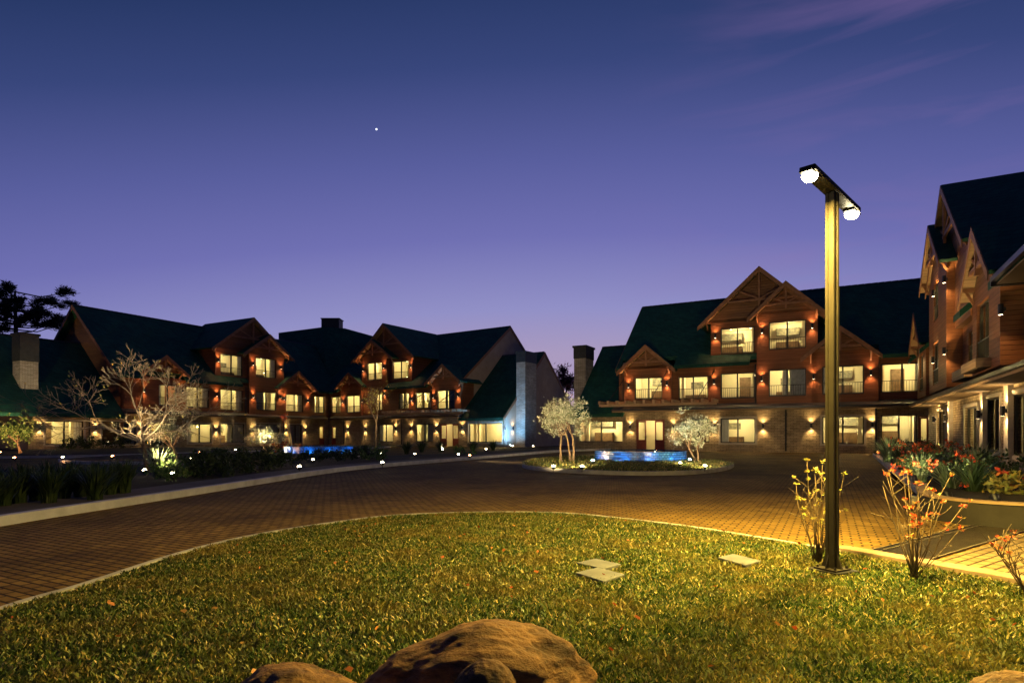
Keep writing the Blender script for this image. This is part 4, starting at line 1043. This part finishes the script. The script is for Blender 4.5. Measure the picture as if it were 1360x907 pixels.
# front row hedge of straps on left: px x, y base, height px
row = [(-14, 676), (6, 672), (26, 668), (47, 664), (66, 668), (86, 662), (106, 660), (126, 664), (146, 657), (164, 655)]
for i, (x, y) in enumerate(row):
    p = G(x, y, .12); strap_plant(p, 50/F_PX*p.y*rnd.uniform(.92, 1.12), 150, f'dark strappy clump in the left kerbside row, {words[i]} from the left edge', seed=50+i, wd=.035, group='dark strappy clumps along the left kerb', spread=.5)
for i, (x, y) in enumerate([(-4, 645), (30, 642), (62, 640), (95, 640), (128, 640), (158, 640)]):
    p = G(x, y, .12); strap_plant(p, 30/F_PX*p.y, 90, f'dark strappy clump in the back row of the left bed, {words[i]} from the left edge', seed=80+i, wd=.04, group='back row of strappy clumps in the left bed', spread=.5)
# low hedge masses
def bush(base, rx, ry, h, n, label, m='hedge', ls=.12, seed=0, name='low_hedge', cat='hedge', group=None, flowers=0):
    r = random.Random(seed); mb = MB(); B = Vector(base)
    cl_ = [(r.uniform(-1, 1), r.uniform(-1, 1), r.uniform(.1, 1)) for _ in range(int(n/22))]
    for i in range(n):
        c = r.choice(cl_); k = math.sqrt(c[0]**2+c[1]**2)
        if k > 1.05: continue
        p = B+Vector((c[0]*rx, c[1]*ry, c[2]*h*(1-.35*k*k)))+rv(r)*r.uniform(0, .18*h+.05)
        if p.z < B.z: p.z = B.z+.02
        leaf(mb, p, rv(r)+Vector((0, 0, .6)), rv(r), ls*r.uniform(.7, 1.4), ls*.45)
    o = obj(name, mb, m, origin=tuple(base)); tag(o, label, cat, group)
    if flowers:
        for i in range(flowers):
            fm = MB(); c = r.choice(cl_); p = B+Vector((c[0]*rx, c[1]*ry, h*(.75+.4*r.random())*(1-.3*(c[0]**2+c[1]**2))))
            for j in range(8): leaf(fm, p+rv(r)*.05, rv(r)+Vector((0, 0, .3)), rv(r), .10, .06)
            obj('flower', fm, 'redleaf', o)
    return o
G1 = 'low dark hedge clumps in the left bed'
for i, (x, y, rx, ry, h, lab) in enumerate([(262, 633, 1.0, .7, .75, 'dark low hedge clump right of the pair of bright ground spots'), (292, 629, 1.0, .7, .75, 'dark low hedge clump second right of the bright ground spots'), (322, 625, 1.0, .7, .75, 'dark low hedge clump left of the sapling'), (350, 622, 1.0, .7, .72, 'dark low hedge clump just left of the sapling, lowest of the run'),
        (430, 612, 1.3, .8, .45, 'flat dark ground-hugging hedge in front of the left fountain'), (470, 609, 1.4, .8, .45, 'flat dark hedge between left fountain and slender tree')]):
    bush(G(x, y, .12), rx, ry, h, 1500, lab, seed=100+i, group=G1, m='hedge')
G2 = 'dark shrubs against the lodge wall on the left'
for i, (x, w_, lab) in enumerate([(100, 2.6, 'dark shrub under the ground-floor windows, leftmost of the wall shrubs'), (122, 2.4, 'dark shrub by the downpipe between the two leftmost windows'), (205, 5.0, 'dark shrub on the left island behind the bare tree'), (160, 2.6, 'dark shrub beneath the second ground-floor window from the left')]):
    p = FL.pt(FL.u(x, w_), w_, .1); bush(p, 1.0, .8, 1.0, 900, lab, seed=120+i, group=G2, ls=.16, name='wall_shrub', cat='shrub')
for i, (x, y, lab) in enumerate([(560, 600.5, 'dark strappy clump left of the door on the middle wing'), (585, 600, 'dark strappy clump in front of the door on the middle wing'), (628, 600, 'dark strappy clump under the wide lit ground-floor window'), (655, 598, 'dark strappy clump right of the wide lit ground-floor window'), (540, 603, 'dark strappy clump beside the bright spot left of the door'), (482, 609, 'strappy clump at the foot of the slender tree')]):
    p = G(x, y, .12); strap_plant(p, .85, 110, lab, seed=140+i, wd=.06, group='strappy clumps before the middle wing', spread=.7)
# lit plants near bright spots
strap_plant(G(210, 633, .12), .95, 90, 'bright pale strappy clump between the two ground spots by the bare tree', 'flax', seed=160, wd=.04)
bush(G(222, 640, .12), .5, .35, .42, 500, 'small lit leafy clump at the kerb below the bright ground spot', 'broad', .1, 161, 'leafy_clump', 'plant')
bush(G(368, 618, .12), .5, .35, .4, 400, 'small lit leafy clump left of the ground spot by the sapling', 'broad', .1, 162, 'leafy_clump', 'plant')
bush(G(498, 611, .12), .7, .5, .7, 600, 'lit leafy clump around the base of the slender tree', 'broad', .12, 163, 'leafy_clump', 'plant')
bush(G(617, 604, .12), .6, .4, .6, 400, 'lit leafy clump between the two spots under the door wall', 'broad', .12, 164, 'leafy_clump', 'plant')
bush(G(388, 601, .12), 1.6, .6, .75, 500, 'lit mixed plants behind the rim of the left fountain', 'mixleaf', .14, 165, 'flower_clump', 'plant')

# right bed plants
fl = [(1180, 614, 1.5, 'flax', 'tall pale flax plant at the far end of the right bed', 0), (1200, 624, 1.1, 'strap', 'dark strappy plant beside the right kerb below the red door', 3), (1222, 640, 1.0, 'flax', 'pale strappy plant midway along the right bed', 0),
      (1239, 626, .9, 'strap', 'dark leafy plant with orange blooms before the red door', 8), (1262, 657, .85, 'flax', 'brightly lit white-green strappy plant above the planter end', 0), (1292, 662, 1.0, 'strap', 'large dark flax clump in the centre of the planter', 0),
      (1300, 636, 1.25, 'flax', 'tall pale flax behind the dark flax clump', 0), (1277, 640, .8, 'strap', 'dark plant with red blooms between the pale strappy plants', 9), (1212, 634, .9, 'strap', 'dark strappy plant next to the right kerb, nearer than the far flax', 4), (1345, 650, .8, 'strap', 'dark strappy plant before the lit stone pilaster at the right edge', 0)]
for i, (x, y, h, m_, lab, fw) in enumerate(fl):
    p = G(x, y, .13); strap_plant(p, h*.8, 110, lab, m_, seed=180+i, wd=.05 if p.y > 14 else .04, flowers=fw, spread=.75, group='strappy plants in the right bed')
for i, (x, y, rx, h, lab, mm, fw) in enumerate([(1230, 618, 1.3, 1.0, 'bushy azalea with orange flowers in front of the red door', 'hedge', 24), (1262, 625, 1.1, .9, 'azalea with orange flowers left of the tall pale flax', 'hedge', 14), (1250, 641, .9, .75, 'azalea dotted with red flowers in mid bed', 'hedge', 16), (1332, 664, .5, .5, 'small yellow-green azalea with red tips at the planter right', 'yellowleaf', 5), (1205, 611, 1.4, 1.0, 'dark shrub under the far right ground-floor window', 'hedge', 6), (1320, 640, .9, .7, 'dark shrub under the right lodge wall near the tall flax', 'hedge', 6)]):
    bush(G(x, y, .13), rx, rx*.8, h, 900, lab, mm, .11, 200+i, 'azalea_bush', 'shrub', 'azalea bushes in the right bed', fw)

# near flowering twiggy shrubs
def twig_shrub(base, h, spread_, n, leafm, label, seed, nl=1.0):
    r = random.Random(seed); root = empty('twiggy_shrub', base); tag(root, label, 'shrub', 'twiggy azaleas by the street lamp'); B = Vector(base)
    sb = MB(); lm_ = MB(); 
    def rosette(p, k):
        for j in range(k):
            a = r.uniform(0, 6.28); d_ = Vector((math.cos(a), math.sin(a), r.uniform(-.1, .6))); d_.z = r.uniform(-.3, 1.0); leaf(lm_, p+rv(r)*.012, d_, rv(r), r.uniform(.02, .04), r.uniform(.010, .017))
    for i in range(n):
        a = r.uniform(0, 6.28); s = r.uniform(.05, 1)*spread_; tip = B+Vector((math.cos(a)*s, math.sin(a)*s*.7, h*r.uniform(.45, 1.0)))
        m1_ = B+Vector((math.cos(a)*s*.35, math.sin(a)*s*.3, (tip.z-B.z)*.35)); m2_ = (m1_+tip)/2+rv(r)*.03
        pts = [B+rv(r)*.035-Vector((0, 0, .02)), m1_+rv(r)*.02, m2_+rv(r)*.02, tip]; sb.tube(pts, [.0062, .0045, .0034, .0025], 5)
        if r.random() < .7*nl: rosette(tip, r.randint(12, 26))
        for q in range(3):
            st = m1_.lerp(tip, r.uniform(.15, .8)); e = st+Vector((r.gauss(0, .10), r.gauss(0, .08), r.uniform(.03, .22))); sb.tube([st, (st+e)/2+rv(r)*.012, e], [.003, .0024, .0018], 4)
            if r.random() < .33*nl: rosette(e, r.randint(6, 16))
    obj('stems', sb, 'twig', root, smooth=True); obj('leaves', lm_, leafm, root)
twig_shrub((3.0, 5.85, .03), 1.03, .36, 17, 'yellowleaf', 'twiggy shrub with yellow-green tips just behind the street lamp', 1)
twig_shrub((3.52, 5.22, .03), .98, .42, 20, 'mixleaf', 'twiggy shrub with orange-red leaves right of the street lamp', 6)
twig_shrub((4.1, 4.72, .03), .62, .36, 14, 'mixleaf', 'sparse twiggy shrub cut by the right edge of the view', 9, .7)

# ------------------------------------------------------------------ fountains
def fountain(cx, cy, rx, ry, h, label, sgn=1):
    root = empty('fountain', (cx, cy, .1)); tag(root, label, 'fountain', 'blue-lit fountains')
    p_o = ellipse(cx, cy, rx, ry, 48); p_i = ellipse(cx, cy, rx-.18, ry-.18, 48); n = 48; mb = MB(); vs = []
    for a, b_ in zip(p_o, p_i): vs += [(a.x, a.y, .09), (a.x, a.y, h), (b_.x, b_.y, h), (b_.x, b_.y, .3)]
    fs = [(4*i+k, 4*((i+1) % n)+k, 4*((i+1) % n)+k+1, 4*i+k+1) for i in range(n) for k in range(3)]
    mb.add(vs, fs); obj('basin', mb, 'bluetile', root)
    mb = MB(); mb.add([(p.x, p.y, h-.04) for p in ellipse(cx, cy, rx-.185, ry-.185, 48)], [tuple(range(48))]); obj('water', mb, 'water', root)
    BL = (.03, .32, 1)
    mb = MB()
    for k in range(5):
        a = R(200+35*k); q = Vector((cx+(rx+.55)*math.cos(a), cy+(ry+.55)*math.sin(a), .12)); mb.cyl(q.x, q.y, .1, .16, .05, 8)
        lamp('SPOT', 'basin_light', q+Vector((0, 0, .08)), 34, BL, .04, root, Vector((cx, cy, .45))-q, 120, .9)
    obj('basin_lamp', mb, 'iron', root)
    return root
fountain(6.05, 28.2, 2.12, 2.4, .54, 'blue-lit low curved fountain basin on the round island')
fountain(-12.5, 38.8, 2.25, 2.3, .55, 'blue-lit low curved fountain basin before the left lodge')

# ------------------------------------------------------------------ ground spotlights
def GS(px, py): return G(px, py, .30)-Vector((0, 0, .18))
TREES = [((2.5, 26.1, 1.9), 9, 2600), ((7.9, 26.3, 1.6), 10, 3800), ((3.4, 68, 4), 12, 2200), ((-35, 43, 4), 6, 1500), ((-11.8, 18.9, 2.4), 5, 750), ((-16.4, 29, 1.7), 8, 1500), ((-15.1, 36.5, 1.4), 8, 1500), ((-8.5, 36.4, 3.2), 9, 1200), ((-9.4, 25.2, 1.6), 4, 300), ((-31.5, 38, 1.8), 11, 2400)]
S = [(1, 600, 90, 'r', 'reddish ground spotlight at the extreme left edge before the low wing'), (84, 606.5, 50, 'w', 'bright ground spotlight on the far bed below the leftmost window'), (20, 607, 30, 'r', 'reddish ground spotlight at the foot of the far left shrub'), (150, 605, 30, 'r', 'reddish ground spotlight below the second lit window from the left'),
     (193, 623, 75, 'w', 'ground spotlight at the foot of the bare tree'), (230, 627, 85, 'w', 'brightest ground spotlight right of the bare tree'), (265, 600, 50, 'r', 'orange ground spotlight behind the small round olive'),
     (255, 608, 40, 'w', 'faint ground spotlight right of the small round olive'), (313, 596.6, 60, 'w', 'ground spotlight left of the low spreading olive'), (357, 610, 40, 'w', 'small ground spotlight just left of the sapling'), (398, 618.5, 60, 'w', 'bright ground spotlight at the kerb right of the sapling'),
     (416, 609.5, 40, 'w', 'ground spotlight in front of the left fountain'), (352, 599, 50, 'w', 'ground spotlight under the low spreading olive'), (505, 601, 60, 'w', 'ground spotlight behind the slender tree base'), (508, 613, 60, 'w', 'ground spotlight in front of the slender tree base'),
     (551, 602, 70, 'w', 'ground spotlight left of the middle wing door'), (588, 596.5, 35, 'w', 'faint ground spotlight before the middle wing door'), (609, 602.6, 55, 'w', 'ground spotlight right of the middle wing door'), (624, 604, 50, 'r', 'orange ground spotlight below the wide lit window'),
     (645.6, 596, 60, 'w', 'ground spotlight under the right half of the wide lit window'), (681, 592, 60, 'w', 'ground spotlight at the foot of the stone chimney'), (708, 592, 60, 'w', 'ground spotlight before the beige gable end'),
     (735, 618, 45, 'w', 'leftmost ground spotlight on the round island'), (773, 618, 70, 'w', 'ground spotlight below the multi-trunk olive on the round island'), (903, 613.6, 40, 'w', 'ground spotlight left of the slanting olive'), (936, 617.5, 35, 'w', 'yellow ground spotlight right of the slanting olive')]
for (x, y, pw_, c, lab) in S:
    p = GS(x, y); left_side = x < 700
    best = min(TREES, key=lambda q: (Vector(q[0])-p).length); dist = (Vector(best[0])-p).length
    colr = (1, .74, .38) if c == 'w' else (1, .5, .2)
    if dist < best[1]: ground_spot(tuple(p), lab, best[2]*pw_/60, colr, 'spotglow' if c == 'w' else 'redglow', Vector(best[0])-p, 58)
    else: ground_spot(tuple(p), lab, pw_*6.0, colr, 'spotglow' if c == 'w' else 'redglow', Vector((0, .55, 1)) if x > 400 else Vector((-.35, .4, 1)))
ground_spot(tuple(G(916, 609.7, .28)-Vector((0, 0, .17))), 'strong blue-white spotlight at the foot of the slanting olive', 300, (.35, .72, 1), 'blueglow', Vector((-.2, .1, 1)))
ground_spot(tuple(G(787, 611, .28)-Vector((0, 0, .17))), 'blue spotlight at the left end of the island fountain', 120, (.2, .6, 1), 'blueglow', Vector((.8, .3, 1)))
ground_spot((-.15, 58.8, .1), 'blue spotlight washing the end wall of the middle wing', 2600, (.22, .52, 1), 'blueglow', Vector((-.1, .6, 1)), 130)
for i, (x, y, pwr, lab) in enumerate([(1262, 672, 95, 'ground spotlight hidden among plants at the planter end'), (1326, 676, 80, 'ground spotlight beside the small yellow-green azalea'), (1216, 645, 220, 'ground spotlight among orange azaleas at the right bed'), (1186, 618, 300, 'ground spotlight at the far end of the right bed'), (1300, 650, 350, 'ground spotlight under the right lodge wall')]):
    ground_spot(tuple(G(x, y, .13)), lab, pwr, (1, .80, .45), 'spotglow', Vector((.25, .8, .8)), 150, (.1, .7), recessed=True)

ground_spot((-36.5, 41.5, .1), 'added fill spotlight behind the far left shrub, aimed at the stone chimney', 2800, (1, .74, .38), 'spotglow', Vector((-39.5, 48.2, 5.3))-Vector((-36.5, 41.5, .1)), 36, (0, .6), recessed=True)  # fill light added to brighten the stone chimney, not a known garden fixture
for t_, lab in ((5.5, 'added fill spotlight at the lodge wall beside the right-edge pilaster'), (10.8, 'added fill spotlight at the lodge wall between the two nearer pilasters'), (15.5, 'added fill spotlight at the lodge wall left of the farthest pilaster'), (21.0, 'added fill spotlight at the lodge wall near the far corner')):
    q = FR.pt(-t_, 2.2, .12); ground_spot(tuple(q), lab, 1100, (1, .66, .26), 'spotglow', -FR.N*.55+Vector((0, 0, 1)), 120, (.2, .5), recessed=True)  # added fill lights along the wall foot, brightening the near right wing
# evening star
mb = MB(); c = P(500, 172, 2500); 
for k in range(1):
    n = 10; mb.tube([c+Vector((0, 0, -4)), c+Vector((0, 0, -2)), c, c+Vector((0, 0, 2)), c+Vector((0, 0, 4))], [.5, 3.4, 4, 3.4, .5], n)
M['starm'] = emit('star_glow', (.9, .92, 1), 2.2)
st = obj('evening_star', mb, 'starm', smooth=True); tag(st, 'single bright evening star high in the clear dusk sky', 'star')

# ------------------------------------------------------------------ grass blades
import numpy as np
rs = np.random.RandomState(3)
poly = np.array(lawn_poly)
def inside(x, y, poly):
    res = np.zeros(len(x), bool); j = len(poly)-1
    for i in range(len(poly)):
        xi, yi = poly[i]; xj, yj = poly[j]
        c = ((yi > y) != (yj > y)) & (x < (xj-xi)*(y-yi)/(yj-yi+1e-12)+xi); res ^= c; j = i
    return res
def grass(name, poly, n, z0, hl, wd, near=None, excl=(), mat_='grass'):
    lo = poly.min(0); hi = poly.max(0)
    x = rs.uniform(lo[0], hi[0], n); y = rs.uniform(lo[1], hi[1], n)
    k = inside(x, y, poly)
    for e in excl: k &= ~inside(x, y, np.array([(p[0], p[1]) for p in e]))
    if near is not None: k &= (np.abs(x) < y*.90+.15) & (y > 2.6)
    x, y = x[k], y[k]; n = len(x)
    cn = np.sin(x*23+2*np.sin(y*17))*np.sin(y*27+2*np.sin(x*13+y*7))+.6*np.sin(x*7.3+1.7*np.sin(y*5.1))*np.sin(y*6.1+x*2.3); h = hl*rs.uniform(.45, 1.15, n)*(1+.32*cn); a = rs.uniform(0, 2*np.pi, n); lean = rs.uniform(.1, 1.1, n)*h; la = rs.uniform(0, 2*np.pi, n)
    w_ = wd*rs.uniform(.6, 1.2, n); sx, sy = np.cos(a)*w_, np.sin(a)*w_
    V = np.zeros((n, 4, 3)); 
    V[:, 0] = np.stack([x-sx*.5, y-sy*.5, np.full(n, z0)], 1); V[:, 1] = np.stack([x+np.cos(la)*lean*.45+sx, y+np.sin(la)*lean*.45+sy, z0+h*.6], 1)
    V[:, 2] = np.stack([x+np.cos(la)*lean, y+np.sin(la)*lean, z0+h*.92], 1); V[:, 3] = np.stack([x+np.cos(la)*lean*.45-sx, y+np.sin(la)*lean*.45-sy, z0+h*.55], 1)
    me = bpy.data.meshes.new(name); me.vertices.add(4*n); me.vertices.foreach_set('co', V.ravel())
    me.loops.add(4*n); me.loops.foreach_set('vertex_index', np.arange(4*n)); me.polygons.add(n); me.polygons.foreach_set('loop_start', np.arange(0, 4*n, 4)); me.polygons.foreach_set('loop_total', np.full(n, 4))
    me.materials.append(M[mat_]); me.update(calc_edges=True); o = bpy.data.objects.new(name, me); link(o, None, Matrix.Identity(4)); return o
SLABS.append([Vector((*rot2(a, c), 0)) for a, c in ((-.16, -.16), (.18, -.18), (.17, .16), (-.17, .17))])
tag(grass('lawn_grass', poly, 640000, .028, .040, .0064, True, SLABS), 'short yellow-green lawn grass covering the curved lawn', 'grass', kind='stuff')
tag(grass('island_grass', np.array([(p.x, p.y) for p in isl]), 26000, .11, .09, .014), 'short dark grass on the round island', 'grass', kind='stuff')
tag(grass('fallen_leaves', poly, 420, .06, .03, .022, True, (), 'litter'), 'scattered red and orange fallen leaves on the lawn', 'leaf litter', kind='stuff')
